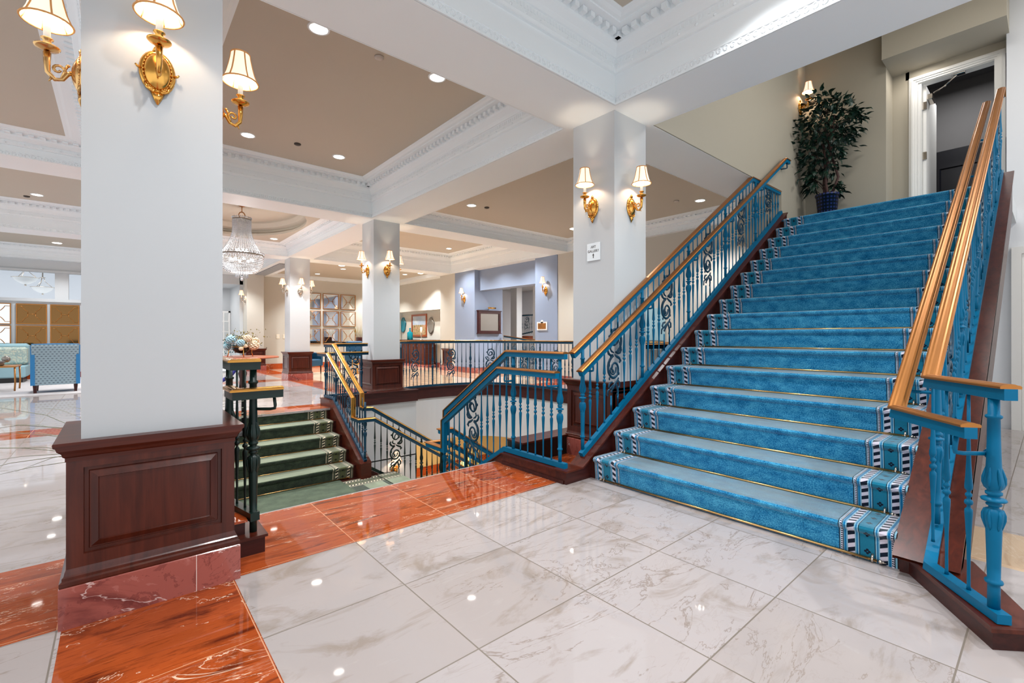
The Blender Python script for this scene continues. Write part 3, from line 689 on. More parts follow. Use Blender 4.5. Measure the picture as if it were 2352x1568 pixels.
def scroll_mesh():
    mb = MB()
    def spiral(cx, cz, a0, turns, r0, r1, w0, w1, n=30, sx=1.0):
        P = []; R = []
        for i in range(n + 1):
            t = i / n; a = math.radians(a0) + turns * 2 * math.pi * t; r = r0 + (r1 - r0) * t ** .8
            P.append((cx + sx * r * math.cos(a), 0, cz + 1.12 * r * math.sin(a))); R.append(w0 + (w1 - w0) * t)
        mb.tube(P, R, 6, nrm=(0, 1, 0), flat=.75); e = P[-1]
        if n > 20:                               # acanthus lobes budding off the volute
            for i in range(3, n - 8, 4):
                x, _, z = P[i]; dx, dz = x - cx, z - cz; l = math.hypot(dx, dz); dx /= l; dz /= l; tx, tz = -dz, dx
                sg = -1 if (i // 4) % 2 else (1 if l < .09 else -1)
                q = [(x, 0, z), (x + sg * dx * .016 + tx * .006, 0, z + sg * dz * .016 + tz * .006), (x + sg * dx * .026 + tx * .018, 0, z + sg * dz * .026 + tz * .018), (x + sg * dx * .020 + tx * .028, 0, z + sg * dz * .020 + tz * .028)]
                mb.tube(q, [.009, .009, .007, .004], 5, nrm=(0, 1, 0), flat=.6); mb.sphere(e, w1 * 1.9, 7, 5, (1, .6, 1)); return P
    # big S: upper volute and lower volute meet in the middle
    spiral(.004, .475, -80, 1.35, .112, .030, .0145, .009)
    spiral(-.004, .205, 100, 1.35, .106, .028, .0145, .009)
    spiral(.03, .46, 200, -.85, .058, .02, .009, .0065, 18); spiral(-.03, .20, 20, -.85, .055, .02, .009, .0065, 18)
    def leaf(P, w=.010):
        w *= 1.4; n = len(P); mb.tube([(x, 0, z) for x, z in P], [w * (.35 + .65 * math.sin(math.pi * (i + .6) / (n + .4))) for i in range(n)], 6, nrm=(0, 1, 0), flat=.6); x, z = P[-1]; mb.sphere((x, 0, z), w * .85, 6, 5, (1, .6, 1))
    leaf([(.02, .36), (.05, .345), (.08, .35), (.10, .375), (.095, .395)]); leaf([(-.02, .33), (-.055, .325), (-.085, .345), (-.10, .375), (-.088, .39)])
    leaf([(.0, .335), (.035, .315), (.07, .30), (.09, .275)]); leaf([(-.01, .35), (-.045, .365), (-.06, .385), (-.05, .405)], .008)
    leaf([(.06, .12), (.04, .09), (.01, .07), (-.02, .035), (-.045, .0)], .011); leaf([(.05, .10), (.075, .075), (.075, .035), (.055, .03)], .009)
    leaf([(.02, .075), (.035, .05), (.05, .0), (.04, -.03)], .009); leaf([(-.03, .085), (-.07, .075), (-.085, .045), (-.07, .03)], .009)
    leaf([(-.015, .06), (-.06, .03), (-.095, .01), (-.1, -.03)], .008)
    for x, z in ((-.05, .56), (.045, .575), (-.09, .5), (.09, .27), (-.085, .12), (.075, .16)): mb.sphere((x * .86, 0, z * .99), .012, 6, 5, (1, .5, 1.3))
    return mb
def mesh_of(mb, name, mat):
    o = mb.build(name, mat); me = o.data; bpy.data.objects.remove(o); return me
KIT = {}
for c in ('teal', 'deepteal', 'green'):
    nb = MB().lathe(NEW, 14)
    for k in range(6):                       # acanthus leaves clasping the bulbs
        for z, fl in ((.60, 1), (.44, -1)):
            a = k * math.pi / 3
            nb.tube([(math.cos(a) * r, math.sin(a) * r, z + fl * d) for r, d in ((.025, -.03), (.0295, -.005), (.0285, .02), (.0235, .05), (.021, .07))], [.003, .006, .007, .005, .002], 5)
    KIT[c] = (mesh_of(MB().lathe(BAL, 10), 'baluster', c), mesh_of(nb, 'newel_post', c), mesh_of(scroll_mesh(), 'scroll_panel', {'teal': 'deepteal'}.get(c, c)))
def put(me, name, parent, loc, scale=(1, 1, 1), rz=0.0):
    o = bpy.data.objects.new(name, me); COL.objects.link(o); o.parent = parent; o.location = loc; o.scale = scale; o.rotation_euler = (0, 0, rz); return o
CAP = [(-.033, -.012), (-.034, -.004), (-.028, .001), (-.020, .002), (-.013, .005), (-.006, .006), (.006, .006), (.013, .005), (.020, .002), (.028, .001), (.034, -.004), (.033, -.012)]
BODY = [(-.021, -.055), (.021, -.055), (.021, -.012), (-.021, -.012)]
SHOE = [(-.021, 0), (.021, 0), (.021, .042), (-.021, .042)]
def rail(parent, path, col, name='handrail', cap='bronze'):
    P = [(x, y, z - .006) for x, y, z in path]
    o = MB().sweep(BODY, P).build(name, col, parent); MB().sweep(CAP, P).build('rail_cap', cap, o); return o
def shoe(parent, path, col): return MB().sweep(SHOE, path).build('bottom_rail', col, parent)
def posts(parent, col, path, zs, zr, ph0=0, step=.0972, s0=0.0, s1=None, skip=(), newel_at_end=False, nw=.82):
    """path: plan polyline; zs/zr give shoe top and rail underside at arc length s"""
    P = [Vector((x, y)) for x, y in path]; seg = [(P[i + 1] - P[i]).length for i in range(len(P) - 1)]; T = sum(seg); s1 = T if s1 is None else s1
    def at(s):
        for i, l in enumerate(seg):
            if s <= l + 1e-6 or i == len(seg) - 1: d = (P[i + 1] - P[i]).normalized(); return P[i] + d * s, math.atan2(d.y, d.x)
            s -= l
    bal, new, scr = KIT[col]; k = 0; s = s0
    while s <= s1 + 1e-6:
        i = (k + ph0) % 9; p, a = at(s); z0, z1 = zs(s), zr(s)
        if k not in skip:
            if i == 0 or (newel_at_end and s + step > s1 + 1e-6): put(new, 'newel_post', parent, (p.x, p.y, z0), (nw, nw, z1 - z0), a)
            elif i in (4, 5) and s1 > step * 5:
                b = bpy.data.meshes.get('short_bar_' + col) or mesh_of(MB().lathe([(.0075, 0), (.0072, 1)], 8), 'short_bar_' + col, col)
                put(b, 'short_bar', parent, (p.x, p.y, z0), (1, 1, .17)); put(b, 'short_bar', parent, (p.x, p.y, z1 - .13), (1, 1, .13))
                if i == 4 and s + step <= s1:
                    q, a2 = at(s + step / 2); zz = (zs(s + step / 2) + zs(s + step / 2)) / 2
                    put(scr, 'scroll_panel', parent, (q.x, q.y, zz + .145 + .03), (1, 1, min(1.0, (z1 - z0 - .17) / .62)), a2)
            else: put(bal, 'baluster', parent, (p.x, p.y, z0), (1, 1, z1 - z0))
        k += 1; s += step
def bracket(parent, a, b, col, drop=.085):
    """from post point a out and up to the underside b of the inner rail"""
    a = Vector(a); b = Vector(b); m = Vector((b.x, b.y, a.z))
    d = (m - a); MB().tube([a, a + d * .5, a + d * .82, m + Vector((0, 0, .004)) + d * .04, m + Vector((0, 0, .02)) + d * .06, b], .0085, 8).lathe([(.02, 0), (.016, .006), (.009, .01)], 10, Matrix.Translation(a) @ Matrix.Rotation(math.pi / 2, 4, 'Y') if abs(d.x) > abs(d.y) else Matrix.Translation(a) @ Matrix.Rotation(math.pi / 2, 4, 'X')).build('rail_bracket', col, parent)

RT = lambda x: 1.045 + SL * (x - 2.868)      # outer rail top on the blue stair
ST = lambda x: .178 + SL * (x - 3.0)         # shoe bottom
# ---- left railing of the blue stair
r = thing('stair_railing', 'teal railing with two brass capped rails climbing the left side of the blue stairs', 'railing')
rail(r, [(2.868, 2.6, RT(2.868)), (6.388, 2.6, RT(6.388)), (7.364, 2.6, RT(6.388) + .006)], 'teal')
o = rail(r, [(2.852, 2.5, .90), (7.292, 2.5, .90 + SL * 4.44), (7.44, 2.5, .90 + SL * 4.44 + .002)], 'teal', 'inner_handrail')
o['label'] = 'lower brass capped grab rail'
shoe(r, [(2.975, 2.575, ST(2.975)), (7.364, 2.575, ST(7.364))], 'teal')
zr = lambda s: (RT(2.994 + s) if 2.994 + s < 6.388 else RT(6.388)) - .064
posts(r, 'teal', [(2.994, 2.585), (7.364, 2.585)], lambda s: ST(2.994 + s) + .048, zr, 0, s1=4.33)
for k in range(5):
    x = 2.994 + .8748 * k; zi = .90 + SL * (x + .06 - 2.852); bracket(r, (x, 2.58, zi - .145), (x + .03, 2.5, zi - .075), 'teal')
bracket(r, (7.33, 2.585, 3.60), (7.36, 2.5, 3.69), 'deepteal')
# ---- right railing
r = thing('stair_railing', 'teal railing right of the blue stairs, flaring out to a newel post', 'railing')
xe = 7.36
rail(r, [(2.505, .10, 1.0), (2.865, .367, 1.0), (xe, .367, 1.0 + SL * (xe - 2.865) + .03), (xe + .05, .367, 1.0 + SL * (xe - 2.865) - .06)], 'teal')
o = rail(r, [(2.44, .20, .852), (2.80, .478, .852), (xe, .478, .852 + SL * (xe - 2.80) + .03)], 'teal', 'inner_handrail'); o['label'] = 'lower brass capped grab rail'
MB().sweep([(-.023, 0), (.023, 0), (.023, .036), (-.023, .036)], [(2.525, .118, .097), (2.86, .372, .097), (2.95, .372, ST(2.95) - .02), (xe, .372, ST(xe))]).build('bottom_rail', 'teal', r)
posts(r, 'teal', [(2.567, .148), (2.86, .372)], lambda s: .133, lambda s: .94, 0, step=.128, s1=.30, nw=1.0)
posts(r, 'teal', [(2.96, .372), (xe, .372)], lambda s: ST(2.96 + s) + .045, lambda s: 1.0 + SL * (2.96 + s - 2.865) - .06, 8, s1=xe - 2.96)
bracket(r, (2.585, .16, .72), (2.50, .245, .79), 'teal')
for k in range(5):
    x = 3.06 + .8748 * k; bracket(r, (x, .372, .852 + SL * (x - 2.8) - .12), (x, .478, .852 + SL * (x - 2.8) - .06), 'teal')
# ---- well railing on the near flight
r = thing('stair_railing', 'bright teal railing with level top beside the blue stairs, turning down into the stairwell', 'railing')
rail(r, [(2.75, 2.55, 1.05), (2.75, 3.29, 1.05), (2.75, 4.36, .37), (2.75, 4.36, .15), (2.75, 4.45, .15), (2.90, 4.45, .14), (6.2, 4.45, .14 - SL * 3.3)], 'teal')
o = rail(r, [(2.65, 2.55, .90), (2.65, 3.29, .90), (2.65, 4.24, .29), (2.65, 4.24, 0), (2.65, 4.55, 0), (2.9, 4.55, -.01), (6.2, 4.55, -.01 - SL * 3.3)], 'teal', 'inner_handrail')
shoe(r, [(2.75, 2.55, .108), (2.75, 3.31, .108), (2.75, 4.40, .108 - SL * 1.09)], 'teal')
g = lambda s: .15 if s < .71 else .15 - SL * (s - .71); gr = lambda s: .986 if s < .69 else .986 - SL * (s - .69)
posts(r, 'teal', [(2.75, 2.6), (2.75, 4.42)], g, gr, 3, s1=1.80, skip=(0, 6)) if False else None
bal, new, scr = KIT['teal']
for i in range(19):
    y = 2.616 + i * .0973; s = y - 2.6; z0, z1 = g(s), gr(s)
    if i in (0, 6, 18): put(new, 'newel_post', r, (2.75, y, z0), (.82, .82, z1 - z0))
    elif i in (12, 13):
        b = bpy.data.meshes['short_bar_teal']; put(b, 'short_bar', r, (2.75, y, z0), (1, 1, .17)); put(b, 'short_bar', r, (2.75, y, z1 - .12), (1, 1, .12))
        if i == 12: put(scr, 'scroll_panel', r, (2.75, y + .049, g(s + .049) + .175), (1, 1, 1), math.pi / 2)
    else: put(bal, 'baluster', r, (2.75, y, z0), (1, 1, z1 - z0))
bracket(r, (2.75, 2.616, .77), (2.65, 2.66, .84), 'teal'); bracket(r, (2.75, 3.2, .77), (2.65, 3.2, .84), 'teal')
shoe(r, [(2.86, 4.42, -.78), (6.2, 4.42, -.78 - SL * 3.34)], 'green')
posts(r, 'green', [(2.90, 4.44), (6.1, 4.44)], lambda s: -.76 - SL * s, lambda s: .075 - SL * s, 7)
put(KIT['green'][1], 'newel_post', r, (2.75, 4.42, -.84), (1, 1, .92))
# ---- well railing on the far flight
r = thing('stair_railing', 'teal railing with polished brass caps along the right of the green steps', 'railing')
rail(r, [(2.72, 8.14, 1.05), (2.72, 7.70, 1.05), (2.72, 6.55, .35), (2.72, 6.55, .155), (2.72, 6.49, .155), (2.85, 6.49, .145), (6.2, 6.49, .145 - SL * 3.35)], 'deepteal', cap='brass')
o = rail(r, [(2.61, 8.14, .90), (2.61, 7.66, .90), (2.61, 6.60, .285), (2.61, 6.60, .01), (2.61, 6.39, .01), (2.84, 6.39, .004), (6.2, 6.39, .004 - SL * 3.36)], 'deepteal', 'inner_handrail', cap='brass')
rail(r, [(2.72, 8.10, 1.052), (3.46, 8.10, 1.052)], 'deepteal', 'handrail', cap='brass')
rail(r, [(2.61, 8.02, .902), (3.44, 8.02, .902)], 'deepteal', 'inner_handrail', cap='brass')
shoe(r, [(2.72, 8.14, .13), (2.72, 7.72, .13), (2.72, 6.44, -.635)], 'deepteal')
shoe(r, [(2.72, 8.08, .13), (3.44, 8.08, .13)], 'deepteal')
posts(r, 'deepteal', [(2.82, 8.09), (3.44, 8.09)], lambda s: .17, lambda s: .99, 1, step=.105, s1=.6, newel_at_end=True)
bal, new, scr = KIT['deepteal']
f0 = lambda y: .172 if y > 7.72 else .172 - SL * (7.72 - y) * .94; f1 = lambda y: .986 if y > 7.70 else .986 - .609 * (7.70 - y)
for i in range(18):
    y = 8.10 - i * .0972; z0, z1 = f0(y), f1(y)
    if i in (0, 5, 17): put(new, 'newel_post', r, (2.72, y, z0), (.82, .82, z1 - z0))
    elif i in (10, 11):
        b = bpy.data.meshes['short_bar_deepteal']; put(b, 'short_bar', r, (2.72, y, z0), (1, 1, .17))
        if i == 10: put(scr, 'scroll_panel', r, (2.72, y - .049, f0(y - .049) + .175), (1, 1, 1), math.pi / 2)
    else: put(bal, 'baluster', r, (2.72, y, z0), (1, 1, z1 - z0))
shoe(r, [(2.84, 6.53, -.79), (6.2, 6.53, -.79 - SL * 3.36)], 'green')
posts(r, 'green', [(2.90, 6.52), (6.1, 6.52)], lambda s: -.78 - SL * s, lambda s: .07 - SL * s, 1)
bracket(r, (2.72, 7.6, .78), (2.61, 7.6, .82), 'deepteal')
# ---- curved guard railing
r = thing('guard_railing', 'long curved deep teal railing with a brass cap round the stairwell edge', 'railing')
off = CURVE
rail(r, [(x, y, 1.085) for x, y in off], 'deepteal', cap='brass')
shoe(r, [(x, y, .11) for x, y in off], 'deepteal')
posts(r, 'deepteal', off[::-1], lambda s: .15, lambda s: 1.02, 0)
# ---- left newel group (dark green)
r = thing('stair_railing', 'dark green railing end with brass caps beside the nearest column', 'railing')
rail(r, [(.60, 2.85, 1.055), (.475, 2.85, 1.055), (.475, 3.30, 1.055), (.10, 3.55, 1.055)], 'green', cap='brass')
rail(r, [(.70, 2.79, .902), (.475, 2.79, .902), (.475, 3.0, .902)], 'green', 'inner_handrail', cap='brass')
MB().sweep([(-.024, 0), (.024, 0), (.024, .045), (-.024, .045)], [(.575, 2.84, .165), (.50, 3.20, .165), (.12, 3.28, .165)]).build('bottom_rail', 'green', r)
new = KIT['green'][1]; bal = KIT['green'][0]
put(new, 'newel_post', r, (.572, 2.872, .085), (1, 1, .92)); put(new, 'newel_post', r, (.505, 3.17, .20), (1, 1, .80))
put(bal, 'baluster', r, (.55, 2.97, .205), (1, 1, .79)); put(bal, 'baluster', r, (.528, 3.07, .205), (1, 1, .79))
bracket(r, (.572, 2.872, .775), (.66, 2.80, .85), 'green')
for i in range(3): put(bal, 'baluster', r, (.42 - i * .1, 3.2 + i * .03, .205), (1, 1, .79))

# ================================================================== LAMPS
def shade_mesh():
    mb = MB(); n = 24; prof = [(.0865, 0), (.079, .012), (.066, .045), (.056, .085), (.048, .125), (.044, .155)]
    mb.loft([[(r * math.cos(2 * math.pi * i / n), r * math.sin(2 * math.pi * i / n), z) for i in range(n)] for r, z in prof], caps=False, smooth=True); return mb
def sconce(loc, rz, label, metal='brass', power=4.2, s=1.0):
    """origin on the wall at the middle of the back plate; the arm points along local -Y"""
    t = thing('wall_sconce', label, 'wall lamp', loc, rz); t.scale = (s, s, s)
    mb = MB(); T = Matrix.Rotation(math.pi / 2, 4, 'X')
    for sx, sz, prof in ((.067, .098, [(1, 0), (1.0, .05), (.93, .11), (.80, .14), (.74, .10)]), (.046, .074, [(1.08, .10), (1.04, .2), (.9, .26), (.6, .36), (.25, .42), (.02, .43)])):
        mb.loft([[(sx * r * math.cos(a), -d * .1, sz * r * math.sin(a) + .01) for a in [2 * math.pi * i / 28 for i in range(28)]] for r, d in prof], smooth=True)
    for k in range(30):
        a = 2 * math.pi * k / 30; mb.sphere((.052 * math.cos(a), -.014, .081 * math.sin(a) + .01), .0046, 6, 4)
    mb.tube([(0, -.006, -.08), (0, -.012, -.105), (0, -.008, -.135)], [.028, .018, .003], 8, flat=.5, nrm=(0, 1, 0)); mb.tube([(0, -.006, .10), (0, -.012, .12), (0, -.008, .135)], [.02, .013, .003], 8, flat=.5, nrm=(0, 1, 0))
    for sg in (-1, 1):
        mb.tube([(sg * .045, -.01, -.045), (sg * .038, -.016, -.07), (sg * .016, -.016, -.082), (sg * .01, -.014, -.07)], .006, 6); mb.tube([(sg * .06, -.01, .01), (sg * .072, -.016, .012), (sg * .078, -.016, .02)], [.006, .005, .004], 6)
    mb.build('backplate', metal, t)
    mb = MB(); mb.tube([(0, -.04, .012), (0, -.055, .0), (0, -.07, -.028), (0, -.095, -.036), (0, -.118, -.01), (0, -.12, .03), (0, -.12, .075)], [.010, .009, .008, .009, .010, .012, .014], 8)
    P = [(0, -.085 + .022 * math.cos(q) * (1 - q / 9), .012 + .022 * math.sin(q) * (1 - q / 9)) for q in [i * .5 for i in range(13)]]
    mb.tube([(0, -.075, -.03)] + P, [.006] * 10 + [.005, .005, .005, .006], 6); mb.tube([(0, -.06, -.01), (0, -.062, .02), (0, -.055, .038)], [.006, .005, .006], 6); mb.sphere((0, -.052, .04), .007)
    mb.tube([(0, -.105, -.03), (0, -.115, -.05)], [.006, .002], 6)
    mb.build('arm', metal, t)
    C = Matrix.Translation((0, -.12, 0))
    MB().lathe([(.006, .078), (.014, .082), (.038, .090), (.045, .097), (.045, .100), (.036, .097), (.016, .092), (.014, .10), (.0145, .128), (.022, .132), (.022, .136), (.012, .138)], 20, C).build('drip_pan', metal, t)
    MB().lathe([(.0125, .136), (.0125, .215), (.006, .22), (.005, .235)], 12, C).build('candle', 'candle', t)
    sh = shade_mesh(); T2 = Matrix.Translation((0, -.12, .208)); sh.v = [tuple(T2 @ Vector(v)) for v in sh.v]; s_ = sh.build('lamp_shade', 'shade', t)
    mb = MB(); q = [(.0865, 0), (.079, .012), (.066, .045), (.056, .085), (.048, .125), (.044, .155)]
    for k in range(6):
        a = k * math.pi / 3 + .26; mb.tube([(r * 1.01 * math.cos(a), -.12 + r * 1.01 * math.sin(a), .208 + z) for r, z in q], .0040, 5)
    for r, z in ((.0875, .209), (.045, .362)): mb.tube([(r * math.cos(a), -.12 + r * math.sin(a), z) for a in [2 * math.pi * i / 24 for i in range(25)]], .0042, 5)
    mb.build('shade_trim', 'shadetrim', s_)
    light('POINT', 'lamp_light', (0, -.12, .27), power, (1, .80, .58), .018, t)
    return t
HP = math.pi / 2
def onface(cx, cy, d, off, z, label, **k):
    dx, dy, rz = {'S': (0, -1, 0), 'N': (0, 1, math.pi), 'W': (-1, 0, -HP), 'E': (1, 0, HP)}[d]
    return sconce((cx + dx * (CW + .001) + (off if dy else 0), cy + dy * (CW + .001) + (off if dx else 0), z), rz, label, **k)
SZ = 2.355
onface(XC[0], YC[0], 'S', 0.0, SZ, 'largest brass wall sconce on the front of the nearest column')
onface(XC[0], YC[0], 'W', 0.0, SZ, 'sconce on the left side of the nearest column, at the top left', metal='brass2')
onface(XC[0], YC[0], 'E', 0.0, SZ, 'amber lit sconce peeking past the right side of the nearest column')
onface(XC[1], YC[0], 'W', 0.0, 2.40, 'gold sconce above the art gallery sign')
onface(XC[1], YC[0], 'S', 0.0, 2.40, 'gold sconce nearest the blue stair railing, on the column with the sign')
onface(XC[1], YC[1], 'W', 0.0, 2.36, 'gold sconce on the left face of the column behind the green stairs', s=.98)
onface(XC[1], YC[1], 'S', 0.0, 2.36, 'gold sconce on the front face of the column behind the green stairs', s=.98)
onface(XC[1], YC[1], 'E', 0.0, 2.36, 'sconce half hidden behind the right edge of the column behind the green stairs', s=.98)
onface(XC[1], YC[2], 'W', 0.0, 2.36, 'silvery sconce on the left face of the distant column', metal='chrome')
onface(XC[1], YC[2], 'S', 0.0, 2.36, 'silvery sconce on the front face of the distant column', metal='chrome')
onface(XC[1], YC[2], 'E', 0.0, 2.36, 'sconce just right of the distant column, before the nine mirrors', metal='chrome')
sconce((3.309, 17.8, 2.36), -HP, 'small sconce on the left edge of the far cream pilaster', metal='chrome')
sconce((8.579, 12.42, 2.36), -HP, 'sconce on the left blue pilaster, beside the framed display')
sconce((8.579, 8.67, 2.36), -HP, 'sconce on the right blue pilaster, above the little plaque')
sconce((8.11, 2.571, 4.73), 0, 'sconce on the stair hall wall beside the tall ficus', power=6)
sconce((3.81, 7.749, -1.27), 0, 'sconce low on the white stairwell wall behind the scrollwork')

dl = [0]
def downlight(x, y, z, label, power=22, r=.075, group=None):
    t = thing('recessed_downlight', label, 'ceiling light', (x, y, z), group=group)
    MB().lathe([(r + .018, 0), (r + .016, -.006), (r, -.007), (r, .0)], 24, caps=False).build('trim_ring', 'trim', t)
    MB().lathe([(.001, -.0030), (r, -.0025)], 24, caps=False).build('lens', 'lamp', t)
    if power: light('SPOT', 'ceiling_spot_beam', (0, 0, -.02), power * (3.9 if y < 8 and x < 4 else 3.2 if x < 0 else 6.5), (.955, .98, 1), .06, t, spot=math.radians(112))
P = 40
for a in ((1.34, 4.17, 3.866, 'ceiling downlight in the large taupe panel, leftmost and partly cut by the near beam'), (2.53, 4.16, 3.866, 'ceiling downlight in the large taupe panel just clear of the near beam, second from left'),
          (1.33, 7.0, 3.866, 'ceiling downlight right of the amber sconce in the large taupe panel'), (2.53, 6.96, 3.866, 'ceiling downlight nearest the inner corner of the large taupe panel'),
          (4.83, 6.77, 3.518, 'ceiling downlight over the curved railing, left of its sensor'), (7.66, 3.96, 3.518, 'ceiling downlight seen between the sconce column and the blue stair railing'),
          (2.92, 12.4, 3.558, 'ceiling downlight just right of the chandelier'), (7.76, 12.07, 3.866, 'ceiling downlight in the taupe panel left of the blue wall'),
          (-1.13, 12.25, 3.798, 'ceiling downlight at the left of the nearest column, on the second taupe panel'), (-1.2, 15.6, 3.618, 'far ceiling downlight in the lowest taupe panel at left'),
          (5.7, 15.3, 3.399, 'ceiling downlight above the nine mirrors, the higher of the pair'), (5.45, 17.1, 3.399, 'ceiling downlight above the nine mirrors, the lower of the pair'),
          (7.9, 15.2, 3.399, 'ceiling downlight in the grey ceiling right of the middle column')):
    downlight(*a, power=P)
for x, y, z, l in ((7.6, 6.8, 3.518, ''), (4.83, 3.96, 3.518, ''), (.9, 1.2, 3.866, ''), (2.9, 1.2, 3.866, ''), (2.9, -1.2, 3.866, ''), (.9, -1.2, 3.866, ''), (-1.2, 4.3, 3.528, ''), (-1.2, 7.0, 3.528, ''), (.95, 9.2, 3.558, ''), (2.92, 9.2, 3.558, ''), (.95, 12.4, 3.558, ''), (5, 9.3, 3.866, ''), (7.7, 9.3, 3.866, ''), (5, 12.1, 3.866, ''), (-1.2, 9.4, 3.798, ''), (1.0, 15.0, 3.558, ''), (2.8, 16.6, 3.558, ''), (-1.2, 17.0, 3.618, ''), (7.8, 17.2, 3.399, ''), (5.4, 14.6, 3.399, ''), (8.2, 14.6, 3.399, ''), (7.7, 10.6, 3.866, '')):  # unseen downlights, most of them added to brighten the dim bays
    light('SPOT', 'ceiling_spot_beam', (x, y, z - .03), P * (1.6 if (x, y) == (4.83, 3.96) else 3.9 if y < 8 and x < 4 else 3.2 if x < 0 else 6.5), (.955, .98, 1), .06, spot=math.radians(112))
    struct(MB().lathe([(.001, -.0030), (.075, -.0025), (.08, -.006), (.095, 0)], 20, Matrix.Translation((x, y, z)), caps=False).build('ceiling_unseen_lamp', 'lamp'))
light('AREA', 'hall_fill', (6.2, .6, 5.6), 30, (1, .97, .93), .9); light('AREA', 'hall_fill', (7.2, -2.0, 5.6), 95, (1, .97, .93), .9)  # unseen fill lamps, added to brighten the stair hall and white doors
light('AREA', 'hall_fill', (8.5, 1.2, 5.0), 3, (1, .95, .88), .2)
light('AREA', 'lower_room_light', (6.0, 9.0, -1.1), 150, (1, .86, .6), .6); light('AREA', 'lower_room_light', (7.8, 5.0, -1.1), 110, (1, .86, .6), .5)
light('AREA', 'far_hall_light', (11, 9.5, 2.9), 150, (1, 1, 1), .8); light('AREA', 'banquet_light', (-2, 20.5, 3.7), 30, (1, 1, 1), 1.2); light('AREA', 'bay_light', (2, 19, 2.9), 25, (1, 1, 1), .4)
light('AREA', 'dark_room_fill', (9.9, .9, 5.4), 30.0, (1, 1, 1), .5)  # unseen fill lamp, added so the room behind the doorway isn't black
def sensor(x, y, z, label, m='sdet', r=.045):
    t = MB().lathe([(.001, -.022), (r * .6, -.022), (r, -.012), (r, 0)], 18).build('ceiling_sensor', m, loc=(x, y, z)); tag(t, label, 'sensor')
sensor(1.92, 4.22, 3.867, 'white round sensor on the taupe ceiling between the near pair of downlights')
sensor(1.92, 6.87, 3.867, 'small dark sensor between the two far downlights of the large taupe panel', 'dark')
sensor(5.12, 6.7, 3.519, 'dark sensor beside the downlight over the curved railing', 'dark')
sensor(7.37, 4.24, 3.519, 'pale sensor left of the downlight beyond the sconce column')
sensor(-1.29, 12.5, 3.799, 'dark sensor beside the downlight at far left', 'dark')
sensor(1.1, 12.0, 3.62, 'round pale sensor in the recess left of the chandelier', 'sdet', .06)

# ================================================================== THINGS
# ---- chandelier
ch = thing('crystal_chandelier', 'crystal bead chandelier hanging in the oval ceiling recess', 'chandelier', (1.94, 10.78, 0))
MB().tube([(0, 0, 3.86), (0, 0, 3.70)], .008, 6).lathe([(.001, 3.86), (.07, 3.86), (.06, 3.83), (.012, 3.81)], 16).build('stem', 'gold', ch)
MB().tube([(.055 * math.cos(a), 0, 3.645 + .065 * math.sin(a)) for a in [2 * math.pi * i / 20 for i in range(21)]], .010, 6).build('hanging_ring', 'gold', ch)
MB().lathe([(.16, 3.545), (.168, 3.55), (.168, 3.565), (.16, 3.57)], 32).build('crown_band', 'silver', ch)
def octa(mb, c, r, h=1.25):
    x, y, z = c; b = len(mb.v)
    mb.v += [(x + r, y, z), (x, y + r, z), (x - r, y, z), (x, y - r, z), (x, y, z + r * h), (x, y, z - r * h)]
    for i in range(4): j = (i + 1) % 4; mb.face([b + i, b + j, b + 4]); mb.face([b + j, b + i, b + 5])
mb = MB()
for k in range(44):
    a = 2 * math.pi * k / 44
    for i in range(34):
        t = i / 33; r = .165 + .215 * max(0, (t - .25) / .75) ** 1.7; octa(mb, (r * math.cos(a), r * math.sin(a), 3.54 - t * .70), .0095)
for k in range(30):
    a = 2 * math.pi * k / 30; octa(mb, (.172 * math.cos(a), .172 * math.sin(a), 3.59), .014, 1.6)
o = mb.build('upper_bead_strands', 'crystal', ch); o['kind'] = 'stuff'
MB().lathe([(.395, 2.815), (.408, 2.822), (.408, 2.838), (.395, 2.845)], 40, caps=False).build('rim_band', 'silver', ch)
mb = MB()
for i in range(13):
    t = i / 12; r = .392 * math.cos(t * 1.12) ** .75; z = 2.80 - .33 * math.sin(t * 1.35); n = max(10, int(r * 2 * math.pi / .030))
    for k in range(n): a = 2 * math.pi * (k + .5 * (i % 2)) / n; octa(mb, (r * math.cos(a), r * math.sin(a), z), .0135)
for k in range(46):
    a = 2 * math.pi * k / 46; octa(mb, (.405 * math.cos(a), .405 * math.sin(a), 2.868), .015, 1.4)
o = mb.build('lower_bead_bowl', 'crystal', ch); o['kind'] = 'stuff'
mb = MB()
for k in range(16):
    a = 2 * math.pi * k / 16; mb.lathe([(.004, -.11), (.011, -.10), (.011, 0), (.003, .01)], 6, Matrix.Translation((.11 * math.cos(a), .11 * math.sin(a), 2.47)))
mb.sphere((0, 0, 2.33), .03).sphere((0, 0, 2.38), .016); mb.build('pendant_prisms', 'crystal', ch)
mb = MB()
for k in range(8):
    a = 2 * math.pi * k / 8; mb.sphere((.20 * math.cos(a), .20 * math.sin(a), 2.74), .028); mb.sphere((.1 * math.cos(a), .1 * math.sin(a), 2.93), .022)
mb.build('bulbs', 'lamp', ch)
light('POINT', 'chandelier_light', (0, 0, 2.72), 26, (1, .96, .92), .15, ch)

